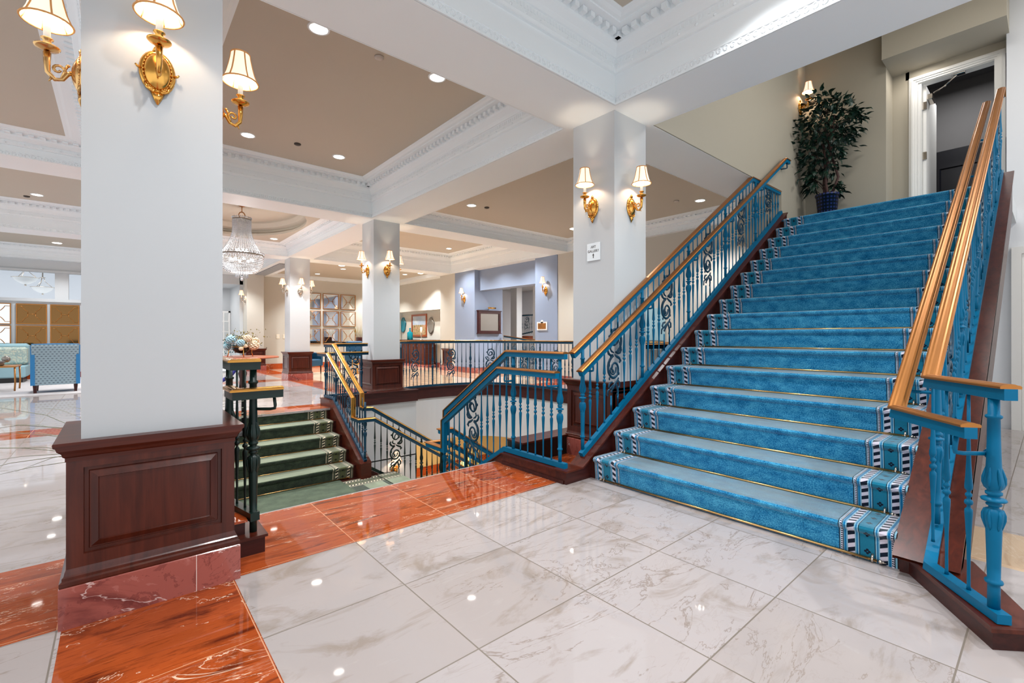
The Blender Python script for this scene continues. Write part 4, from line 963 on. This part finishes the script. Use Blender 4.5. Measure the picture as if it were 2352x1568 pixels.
# ---- round table and flowers under the chandelier
tb = thing('oval_table', 'round topped dark table under the flower arrangement', 'table', (1.94, 10.7, 0))
MB().lathe([(.60, .725), (.66, .73), (.665, .745), (.655, .757), (.60, .76)], 40).build('table_top', 'rbrown', tb)
MB().lathe([(.26, 0), (.28, .03), (.24, .06), (.07, .12), (.055, .3), (.08, .42), (.055, .5), (.12, .70), (.3, .726)], 24).build('pedestal', 'wooddk', tb)
vs = thing('footed_bowl', 'black glass bowl on gilt legs holding the flowers', 'bowl', (1.90, 10.6, .76))
MB().lathe([(.03, .07), (.10, .085), (.155, .14), (.165, .20), (.15, .235), (.14, .235), (.15, .20), (.14, .15), (.02, .10)], 28).build('bowl', 'black', vs)
for k in range(3):
    a = k * 2.094 + .5; c, s = math.cos(a), math.sin(a)
    MB().tube([(c * .15, s * .15, .20), (c * .20, s * .20, .205), (c * .24, s * .24, .15), (c * .235, s * .235, .08), (c * .26, s * .26, .0)], .009, 6).build('leg', 'brass', vs)
MB().tube([(.168 * math.cos(a), .168 * math.sin(a), .2) for a in [2 * math.pi * i / 28 for i in range(29)]], .006, 6).build('collar', 'brass', vs)
fl = thing('flower_arrangement', 'mixed cream and pale blue flower arrangement with olive foliage', 'flowers', (1.90, 10.6, .97))
def blossom(c, r, mat, name='blossom'):
    mb = MB(); n = 46
    for k in range(n):
        z = 1 - 2 * (k + .5) / n; a = k * 2.39996; q = math.sqrt(1 - z * z); d = Vector((q * math.cos(a), q * math.sin(a), z)); mb.sphere(Vector(c) + d * r * .8, r * .30, 5, 4, (1, 1, .7))
    return mb.build(name, mat, fl)
random.seed(3)
pos = [(-.22, -.20, .13, .085, 'bluefl'), (-.26, -.12, .0, .07, 'bluefl'), (-.06, -.27, .07, .075, 'bluefl'), (.06, -.25, .16, .075, 'ivoryfl'), (.18, -.20, .02, .10, 'ivoryfl'), (.02, -.28, .01, .04, 'ivoryfl'), (-.06, -.3, -.04, .04, 'ivoryfl'), (.24, -.02, .10, .08, 'ivoryfl'), (-.14, .1, .16, .08, 'bluefl'), (.1, .15, .15, .08, 'ivoryfl')]
for x, y, z, r, m in pos: blossom((x, y, z), r, m)
for mat, n, f in (('goldfl', 420, lambda: (random.gauss(.05, .14), random.gauss(0, .14), abs(random.gauss(.12, .08)))), ('tealfl', 110, lambda: (random.gauss(-.26, .05), random.gauss(-.06, .08), random.gauss(0, .06))), ('leaf', 160, lambda: (random.gauss(0, .17), random.gauss(0, .15), random.gauss(.03, .09)))):
    mb = MB()
    for k in range(n):
        x, y, z = f(); d = Vector((random.uniform(-1, 1), random.uniform(-1, 1), random.uniform(-.2, 1))).normalized() * random.uniform(.02, .045); w_ = d.cross(Vector((random.random(), random.random(), .3))).normalized() * .012; p = Vector((x, y, z))
        mb.add([p, p + d * .5 + w_, p + d, p + d * .5 - w_], [(0, 1, 2, 3)])
    o = mb.build('foliage', mat, fl); o['kind'] = 'stuff'

# ---- ornamental grass behind the nearest column
gp = thing('potted_grass', 'spiky ornamental grass with thin blades fanning out behind the nearest column', 'plant', (.05, 4.15, 0))
MB().lathe([(.12, 0), (.16, .02), (.19, .34), (.20, .36), (.18, .36), (.17, .32), (.01, .31)], 24).build('pot', 'black', gp)
mb = MB(); random.seed(5)
for k in range(46):
    a = random.uniform(0, 6.283); L = random.uniform(.7, 1.1); e = random.uniform(.35, 1.15); c, s = math.cos(a), math.sin(a)
    P = [(c * L * t * math.cos(e * (1 - .5 * t)) + c * .03, s * L * t * math.cos(e * (1 - .5 * t)) + s * .03, .32 + L * t * math.sin(e) * (1 - .55 * t)) for t in (0, .25, .5, .75, 1)]
    mb.tube(P, [.0025, .0022, .002, .0016, .0005], 4)
o = mb.build('blades', 'blade', gp); o['kind'] = 'stuff'

# ---- stanchions with velvet rope
for i, (x, y, l) in enumerate(((1.15, 7.2, 'rope stanchion beyond the dark green newel posts'), (.45, 7.3, 'rope stanchion hidden mostly behind the nearest column'))):
    s = thing('rope_stanchion', l, 'stanchion', (x, y - .9 + i * .2, 0))
    MB().lathe([(.16, 0), (.16, .02), (.03, .035), (.022, .05)], 24).build('base', 'black', s)
    MB().lathe([(.022, .04), (.022, .86), (.030, .87), (.030, .89), (.02, .90), (.001, .91)], 14).build('pole', 'black', s)
rp = MB().tube([(.47, 6.58, .86), (.60, 6.52, .70), (.74, 6.46, .62), (.88, 6.4, .61), (1.02, 6.35, .70), (1.125, 6.31, .86)], .022, 8).build('velvet_rope', 'rope'); tag(rp, 'blue velvet rope hanging behind the dark green newel posts', 'rope')

# ---- wall mirrors
def fret_mirror(x0, z0, w, h, y, label, group, glass='mirror'):
    t = thing('fretwork_mirror', label, 'mirror', (x0 + w / 2, y, z0 + h / 2), group=group)
    a, b = w / 2, h / 2
    MB().box((-a, -.012, -b), (a, 0, b)).build('mirror_glass', glass, t)
    mb = MB().frame(-a, -b, a, b, .022, -.03, 0); mb.build('frame', 'gold', t)
    mb = MB(); k, j = .74, .25
    for sg in (-1, 1):
        for sz in (-1, 1):
            P = [(sg * a, sz * b * k), (sg * a * .62, sz * b * k), (sg * a * .55, sz * b * .58), (sg * a * .40, sz * b * .36), (sg * a * j, sz * b * .24), (sg * a * j, 0)]
            mb.tube([(x, -.022, z) for x, z in P], .0085, 6)
    mb.tube([(-a * j, -.022, 0), (a * j, -.022, 0)], .0085, 6); mb.build('fretwork', 'gold', t)
rn = ['top', 'middle', 'bottom']; cn = ['left', 'centre', 'right']
for i, (zb) in enumerate((2.21, 1.55, .88)):
    for j, x0 in enumerate((5.27, 5.945, 6.615)):
        fret_mirror(x0, zb, .60, .58, 18.045, 'gold fretwork mirror, %s row %s column of the nine beyond the green stairs' % (rn[i], cn[j]), 'nine square mirrors on the cream wall')
for i, zb in enumerate((1.49, .90)):
    for j, (x0, g_) in enumerate(((-2.74, 'mirror'), (-2.06, 'amirror'), (-1.41, 'amirror'))):
        fret_mirror(x0, zb, .59, .56, 18.045, 'bronze framed mirror at far left, %s row, %s' % (('upper', 'lower')[i], ('leftmost', 'middle', 'rightmost')[j]), 'mirrors on the white partition', g_)

# ---- pendants in the room beyond the transom
for x, y, zb, l in ((-2.09, 20, 2.72, 'larger alabaster bowl pendant seen through the transom'), (-1.90, 22, 2.60, 'smaller alabaster bowl pendant seen through the transom')):
    t = thing('bowl_pendant', l, 'pendant light', (x, y, zb))
    MB().lathe([(.02, .0), (.10, .03), (.22, .11), (.26, .19), (.29, .20), (.26, .205)], 28).build('bowl', 'bowl', t)
    MB().lathe([(.26, .195), (.305, .20), (.305, .212), (.26, .21)], 28).build('rim', 'chrome', t); MB().sphere((0, 0, -.02), .028).build('finial', 'chrome', t)
    for k in range(3):
        a = k * 2.094; MB().tube([(.24 * math.cos(a), .24 * math.sin(a), .21), (.06 * math.cos(a), .06 * math.sin(a), .40), (.03 * math.cos(a), .03 * math.sin(a), .52)], .008, 6).build('strut', 'chrome', t)
    MB().lathe([(.09, .52), (.07, .54), (.02, .55), (.015, 1.0)], 14).build('canopy', 'chrome', t)

# ---- lounge at left
MBr = MB().box((-5, 12.95, 0), (-.3, 17.9, .014)).build('area_rug', 'rug'); tag(MBr, 'pale grey rug under the lounge seating at far left', 'rug')
c = thing('wing_armchair', 'blue armchair seen from behind, dashed pale back, at far left', 'armchair', (-.98, 13.7, .014), .05)
mb = MB().loft([[(x * k, y + o, z) for x, y in ((-.34, -.36), (.34, -.36), (.34, -.26), (-.34, -.26))] for z, k, o in ((.16, 1.0, .03), (.6, 1.0, 0), (.96, 1.04, -.05), (.99, 1.02, -.045))]); mb.build('back', 'dash', c)
MB().tube([(-.35, -.38, .99), (0, -.385, 1.0), (.35, -.38, .99)], .016, 6).build('piping', 'velvet', c)
for sg in (-1, 1):
    MB().prism([(-.34, .16), (.36, .16), (.38, .60), (-.04, .62), (-.22, .72), (-.32, .98), (-.40, .98)], sg * .335 - .03, sg * .335 + .035, 'YZ').build('arm', 'velvet', c)
MB().bbox((-.31, -.3, .18), (.31, .36, .46), .03).build('seat', 'velvet', c)
for x, y in ((-.30, -.28), (.30, -.28), (-.30, .32), (.30, .32)): MB().loft([[(x - r, y - r, z), (x + r, y - r, z), (x + r, y + r, z), (x - r, y + r, z)] for z, r in ((0, .022), (.18, .034))]).build('leg', 'wooddk', c)
s = thing('sofa', 'pale blue sofa with damask cushions behind the blue armchair', 'sofa', (-2.9, 17.1, .014))
MB().bbox((-1.15, -.35, .12), (1.15, .45, .42), .03).build('seat_base', 'paleblue', s); MB().bbox((-1.15, .22, .40), (1.15, .50, .97), .06).build('back', 'paleblue', s)
for x in (-1.0, -.34, .32): MB().bbox((x, .02, .44), (x + .82 if x > 0 else x + .64, .24, .88), .05).build('cushion', 'damask', s)
MB().box((-1.1, -.3, 0), (1.1, .4, .12)).build('plinth', 'black', s)
t = thing('side_table', 'gilt legged glass side table left of the blue armchair', 'table', (-1.97, 14.6, .014))
MB().box((-.35, -.35, .50), (.35, .35, .53)).build('table_top', 'gold', t)
for x, y in ((-.32, -.32), (.32, -.32), (-.32, .32), (.32, .32)): MB().tube([(x, y, 0), (x * 1.03, y * 1.03, .2), (x, y, .51)], .016, 6).build('leg', 'gold', t)
t = MB().lathe([(.05, 0), (.08, .02), (.07, .05), (.12, .10), (.11, .11)], 16).sphere((.1, 0, .14), .07, 8, 6).build('ornament', 'silver', loc=(-1.9, 14.5, .544)); tag(t, 'small silver and gold ornament on the gilt side table', 'ornament')

# ---- chairs and consoles in the middle distance
def leather_chair(x, y, rz, label):
    c = thing('leather_armchair', label, 'armchair', (x, y, 0), rz)
    MB().bbox((-.3, -.3, .24), (.3, .3, .46), .03).build('seat', 'leather', c); MB().bbox((-.3, .2, .44), (.3, .32, 1.0), .03).build('back', 'leather', c)
    for sg in (-1, 1): MB().bbox((sg * .32 - .04, -.3, .24), (sg * .32 + .04, .3, .66), .02).build('arm', 'leather', c)
    for a in (-1, 1):
        for b in (-1, 1): MB().tube([(a * .3, b * .27, 0), (a * .3, b * .27, .26)], [.016, .026], 6).build('leg', 'wooddk', c)
leather_chair(4.45, 14.95, .6, 'blue leather armchair partly behind the distant column')
leather_chair(6.3, 15.42, .3, 'blue leather chair beside the gilt bench, behind the green stairs railing')
t = thing('draped_console', 'dark topped console with striped drape under the nine mirrors', 'console', (6.5, 16.3, 0))
MB().box((-.55, -.25, .90), (.55, .25, .97)).build('table_top', 'black', t); MB().bbox((-.45, -.22, .02), (.45, .22, .90), .02).build('drape', 'stripe', t)
t = thing('gilt_bench', 'gilt framed bench left of the column behind the green stairs', 'bench', (5.95, 14.3, 0))
mb = MB()
for z in (.03, .3, .45): mb.tube([(-.25, -.2, z), (.25, -.2, z), (.25, .2, z), (-.25, .2, z), (-.25, -.2, z)], .014, 6)
for x in (-.25, 0, .25): mb.tube([(x, -.2, 0), (x, -.2, .45)], .014, 6).tube([(x, .2, 0), (x, .2, .45)], .014, 6)
mb.build('frame', 'brass', t); MB().bbox((-.27, -.22, .45), (.27, .22, .52), .02).build('seat', 'leather', t)
pl = thing('snake_plant', 'tall green snake plant on the draped console', 'plant', (6.72, 16.3, .97))
MB().box((-.14, -.1, 0), (.14, .1, .16)).build('planter', 'wooddk', pl); mb = MB()
for k in range(9):
    a = (k - 4) * .055; mb.tube([(a * .6, 0, .12), (a, .02, .35), (a * 1.4, 0, .55 + .05 * (k % 3))], [.022, .026, .003], 5, flat=.3)
mb.build('leaves', 'goldfl', pl)
t = thing('console_cabinet', 'tall dark wooden console below the landscape painting', 'cabinet', (8.93, 16.1, 0))
MB().bbox((-.25, -1.3, .98), (.25, 1.05, 1.03), .01).build('cabinet_top', 'wooddk', t); MB().box((-.2, -.9, .1), (.22, 1.0, .98)).build('body', 'wood', t); MB().box((-.22, -.92, 0), (.24, 1.02, .1)).build('plinth', 'pinkm', t)
for k in range(3):
    MB().panel((-.201, -.28 + k * .62, .16), (0, -1, 0), (0, 0, 1), .55, .76, [(0, .001), (.0, .012), (.05, .012), (.06, .002), (.09, .008)], (-1, 0, 0)).build('door', 'wood', t)
t = MB().bbox((-.2, -.28, 0), (.2, .28, .98), .01).build('draped_stand', 'stripe', loc=(9.0, 17.65, 0)); tag(t, 'striped cloth covered stand beside the column behind the green stairs', 'table')
t = thing('glass_decanter', 'turquoise glass bottle with round stopper on the dark console', 'bottle', (8.85, 16.6, 1.03))
MB().lathe([(.10, 0), (.115, .01), (.115, .27), (.09, .30), (.035, .33), (.03, .38), (.04, .385)], 18).build('bottle', 'bluegl', t); MB().sphere((0, 0, .43), .04).build('stopper', 'bluegl', t)
t = thing('candlestick', 'white pillar candle on a slim crystal candlestick', 'candlestick', (8.80, 15.62, 1.03))
MB().lathe([(.07, 0), (.06, .01), (.015, .04), (.02, .1), (.012, .14), (.045, .18), (.045, .185)], 14).build('stick', 'chrome', t); MB().lathe([(.042, .186), (.042, .48), (.01, .485)], 14).build('candle', 'ivory', t)
t = thing('framed_painting', 'wood framed landscape painting over the dark console', 'painting', (9.245, 16.56, 1.60))
mb = MB().frame(-.61, -.45, .61, .45, .075, -.03, 0, 'Y')
mb.build('frame', 'rbrown', t); MB().box((-.012, -.53, -.38), (-.004, .53, .38)).build('canvas', 'paint', t)
for y, z, m, l in ((17.9, 1.64, 'tealglass', 'teal scalloped wall plate left of the landscape painting'), (15.62, 1.58, 'silver', 'silver scalloped wall plate at the right of the landscape painting')):
    mb = MB(); mb.loft([[(9.24 - d, y + r * .22 * (1 + .1 * math.sin(5 * a)) * math.cos(a), z + r * .30 * (1 + .08 * math.sin(4 * a + 1)) * math.sin(a)) for a in [2 * math.pi * i / 30 for i in range(30)]] for r, d in ((1, 0), (1.0, .04), (.8, .03), (.4, .015), (.05, .012))], smooth=True)
    tag(mb.build('wall_plate', m), l, 'wall ornament')
# ---- framed display with picture light, plaque, switches
t = thing('display_case', 'dark framed glazed display on the blue passage wall', 'display case', (9.12, 11.858, 1.62))
mb = MB().frame(-.45, -.35, .45, .35, .075, -.10, 0).box((-.47, -.12, .352), (.47, 0, .375)).box((-.47, -.12, -.375), (.47, 0, -.352))
mb.build('frame', 'wooddk', t); MB().box((-.37, -.07, -.29), (.37, -.06, .29)).build('glass', 'silver', t)
t = thing('picture_light', 'small brass picture light above the dark framed display', 'picture light', (9.12, 11.858, 2.03))
MB().tube([(0, 0, 0), (0, -.12, .06), (0, -.2, .04)], .01, 6).build('arm', 'brass', t); MB().tube([(-.15, -.2, .04), (.15, -.2, .04)], .025, 8).build('head', 'brass', t)
t = thing('brass_plaque', 'small gold plaque in a white frame on the right blue pilaster', 'plaque', (8.578, 8.80, 1.44))
MB().box((-.02, -.19, -.11), (0, .19, .11)).build('frame', 'doorw', t); MB().lathe([(.05, -.02), (.05, 0)], 16, Matrix.Translation((0, 0, .11)) @ Matrix.Rotation(HP, 4, 'Y')).build('crest', 'doorw', t)
MB().box((-.025, -.15, -.075), (-.018, .15, .075)).build('plate', 'gold', t)
for k, z in enumerate((.03, .0, -.03)): MB().box((-.027, -.02 if k != 1 else .02, z), (-.0245, .12, z + .008)).build('engraving', 'dark', t)
for k, x in enumerate((4.38, 4.6)):
    t = thing('light_switch', ('left' if k == 0 else 'right') + ' pale switch plate on the cream wall left of the distant column', 'switch', (x, 18.049, 1.16)); MB().bbox((-.055, -.01, -.08), (.055, 0, .08), .003).build('plate', 'ivory', t); MB().box((-.012, -.016, -.03), (.012, -.01, .03)).build('rocker', 'doorw', t)
# ---- ART GALLERY sign
t = thing('wall_sign', 'small white sign reading ART GALLERY with an arrow pointing up', 'sign', (XC[1] - CW - .001, 2.875, 1.988))
MB().bbox((-.008, -.078, -.084), (0, .078, .084), .001).build('plate', 'ivory', t); t.children[0].data.materials[0] = M['trim']
R_ = Matrix(((0, 0, -1), (-1, 0, 0), (0, 1, 0))).to_4x4()
for txt, z, sz in (('ART', .036, .034), ('GALLERY', -.004, .034)):
    cu = bpy.data.curves.new('lettering', 'FONT'); cu.body = txt; cu.size = sz; cu.align_x = 'CENTER'; cu.extrude = .0006; cu.materials.append(M['dark'])
    tmp = bpy.data.objects.new('tmp', cu); COL.objects.link(tmp); me = bpy.data.meshes.new_from_object(tmp); bpy.data.objects.remove(tmp)
    o = bpy.data.objects.new('lettering', me); COL.objects.link(o); o.matrix_world = Matrix.Translation((-.0088, 0, z)) @ R_; o.parent = t
MB().prism([(-.004, -.06), (.004, -.06), (.004, -.035), (.011, -.035), (0, -.015), (-.011, -.035), (-.004, -.035)], -.0095, -.008, 'YZ').build('arrow', 'dark', t)
# ---- vent grille
t = thing('vent_grille', 'long grey vent grille in the beam above the far cream pilaster', 'vent', (3.72, 16.2, BZ - .001))
MB().box((-.17, -1.75, -.012), (.17, 1.75, 0)).build('frame', 'vent', t)
for k in range(7): MB().box((-.15 + k * .045, -1.7, -.02), (-.135 + k * .045, 1.7, -.006)).build('slat', 'white', t)
# ---- far hall details
r = thing('stair_railing', 'distant dark railing with brass cap inside the blue framed passage', 'railing')
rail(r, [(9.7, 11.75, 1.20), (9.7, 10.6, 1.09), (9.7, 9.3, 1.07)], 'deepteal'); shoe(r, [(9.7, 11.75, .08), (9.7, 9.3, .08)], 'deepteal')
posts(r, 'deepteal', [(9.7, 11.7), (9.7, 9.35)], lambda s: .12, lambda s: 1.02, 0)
r = thing('stair_railing', 'distant upper railing on the grey wall seen through the blue framed passage', 'railing')
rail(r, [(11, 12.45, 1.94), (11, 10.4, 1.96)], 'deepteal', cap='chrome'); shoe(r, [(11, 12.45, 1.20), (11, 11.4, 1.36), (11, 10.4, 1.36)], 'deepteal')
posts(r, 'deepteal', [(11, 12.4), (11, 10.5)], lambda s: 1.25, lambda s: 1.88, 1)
MB().box((10.97, 10.3, 1.02), (11.3, 12.45, 1.18)).build('stringer', 'rbrown', r)
t = thing('framed_painting', 'gilt framed picture between the white piers of the far hall', 'painting', (12.29, 14.5, 1.9))
MB().box((-.04, -.5, -.6), (0, .5, .6)).build('frame', 'gold', t); MB().box((-.045, -.42, -.52), (-.04, .42, .52)).build('canvas', 'paint', t)
t = thing('console_table', 'dark console deep in the far hall behind the railing', 'console', (11.3, 9.9, 0)); MB().bbox((-.2, -.7, .72), (.2, .7, .78), .01).build('table_top', 'wooddk', t); MB().box((-.15, -.6, 0), (.15, .6, .72)).build('body', 'wooddk', t)
# ---- little console by the east wall behind the blue stair railing
t = thing('wall_bench', 'teal and brass edged ledge on the cream wall behind the blue stair railing', 'bench', (8.45, 5.25, 0))
MB().box((-.15, -.75, .97), (.1, .75, 1.03)).build('ledge', 'bronze', t); MB().box((-.14, -.74, .92), (.1, .74, .97)).build('apron', 'teal', t)
for k in range(6): MB().box((-.12, -.7 + k * .26, .17), (-.08, -.66 + k * .26, .93)).build('leg', 'teal', t)
t = MB().bbox((-.02, -.30, -.34), (0, .30, .34), .004).build('framed_print', 'paleblue', loc=(8.598, 5.5, 1.42)); tag(t, 'pale teal framed print seen low behind the blue stair balusters', 'picture')
# ---- lower room furniture
for x, y, l in ((7.2, 9.6, 'olive armchair in the lower room seen through the stair railing'), (7.9, 7.4, 'rounded olive sofa in the lower room behind the teal railing')):
    c = thing('olive_armchair', l, 'armchair', (x, y, -2.9), .7)
    MB().bbox((-.5, -.4, .15), (.5, .4, .48), .06).build('seat', 'olive', c); MB().bbox((-.5, .25, .4), (.5, .45, 1.0), .08).build('back', 'olive', c)
    for sg in (-1, 1): MB().bbox((sg * .5 - .08, -.4, .15), (sg * .5 + .08, .42, .68), .04).build('arm', 'olive', c)
    for a in (-1, 1):
        for b in (-1, 1): MB().tube([(a * .45, b * .36, 0), (a * .45, b * .36, .16)], [.02, .03], 6).build('leg', 'rbrown', c)

# ---- ficus tree on the upper landing
fp = thing('potted_ficus', 'tall dark leaved ficus in a woven blue pot at the head of the stairs', 'plant', (8.10, 2.20, 2.806))
MB().lathe([(.10, 0), (.105, .01), (.145, .46), (.157, .465), (.157, .49), (.14, .49), (.13, .45), (.01, .44)], 28).build('pot', 'basket', fp)
random.seed(11)
tr = []
for P in ([(-.03, -.02, .42), (-.05, .0, .62), (.0, .03, .8), (-.03, .02, 1.0), (.0, .05, 1.25), (.02, .02, 1.6)], [(.03, .03, .42), (.02, .05, .65), (-.03, .02, .85), (.03, -.02, 1.05), (.0, -.06, 1.3), (-.02, -.1, 1.65)], [(.0, -.05, .42), (.03, -.07, .55), (.0, -.14, .72), (-.02, -.10, .9), (.02, -.04, 1.1), (.0, -.0, 1.35)]):
    tr.append(P); MB().tube(P, [.022, .019, .018, .016, .013, .006], 7).build('trunk', 'bark', fp)
mb = MB(); lf = MB()
def leafq(p, d, L):
    d = d.normalized(); s_ = d.cross(Vector((random.uniform(-.4, .4), random.uniform(-.4, .4), 1))).normalized(); n_ = s_.cross(d); w_ = L * .24
    q = [p, p + d * L * .3 + s_ * w_ - n_ * .004, p + d * L * .7 + s_ * w_ * .7 - n_ * .006, p + d * L - n_ * L * .18, p + d * L * .7 - s_ * w_ * .7 - n_ * .006, p + d * L * .3 - s_ * w_ - n_ * .004, p + d * L * .5 + n_ * .008]
    lf.add(q, [(0, 1, 6), (1, 2, 6), (2, 3, 6), (3, 4, 6), (4, 5, 6), (5, 0, 6)])
# clusters follow the outline of the tree: a full crown, a bare waist and a lower spray
CL = [(0, .42, 1.62, .20), (0, .25, 1.80, .16), (0, -.05, 1.86, .16), (0, -.24, 1.80, .12), (.0, .10, 1.62, .24), (0, -.18, 1.62, .22), (0, -.42, 1.60, .14), (0, -.52, 1.58, .07), (0, .28, 1.42, .22), (0, 0, 1.40, .24), (0, -.25, 1.40, .22), (0, -.46, 1.36, .12), (0, .28, 1.18, .22), (0, .0, 1.18, .22), (0, -.22, 1.12, .18), (0, .32, 1.0, .16), (0, .08, .96, .18), (0, -.10, .92, .15), (0, .25, .80, .14), (0, .30, .66, .11), (0, .16, .72, .10), (0, -.18, .62, .08), (0, -.20, .52, .05), (0, .05, 1.92, .08)]
for cx, cy, cz, r in CL:
    cy = cy * .76 + .03; r *= .92 if cz > .85 else .62; b0 = Vector((0, 0, cz - .25)); c = Vector((random.uniform(-.1, .1), cy, cz)); mb.tube([b0, b0.lerp(c, .5) + Vector((0, 0, .03)), c], [.007, .005, .002], 5)
    for k in range(int(22 + 850 * r * r)):
        v = Vector((random.gauss(0, .6), random.gauss(0, .6), random.gauss(0, .6))) * r; out = (v + Vector((0, cy * .3, -.02)) + Vector((random.uniform(-.1, .1), random.uniform(-.1, .1), random.uniform(-.12, .04))))
        leafq(c + v, out if out.length > .01 else Vector((0, 1, 0)), random.uniform(.08, .135))
mb.build('branches', 'bark', fp); o = lf.build('foliage', 'leaf', fp); o['kind'] = 'stuff'
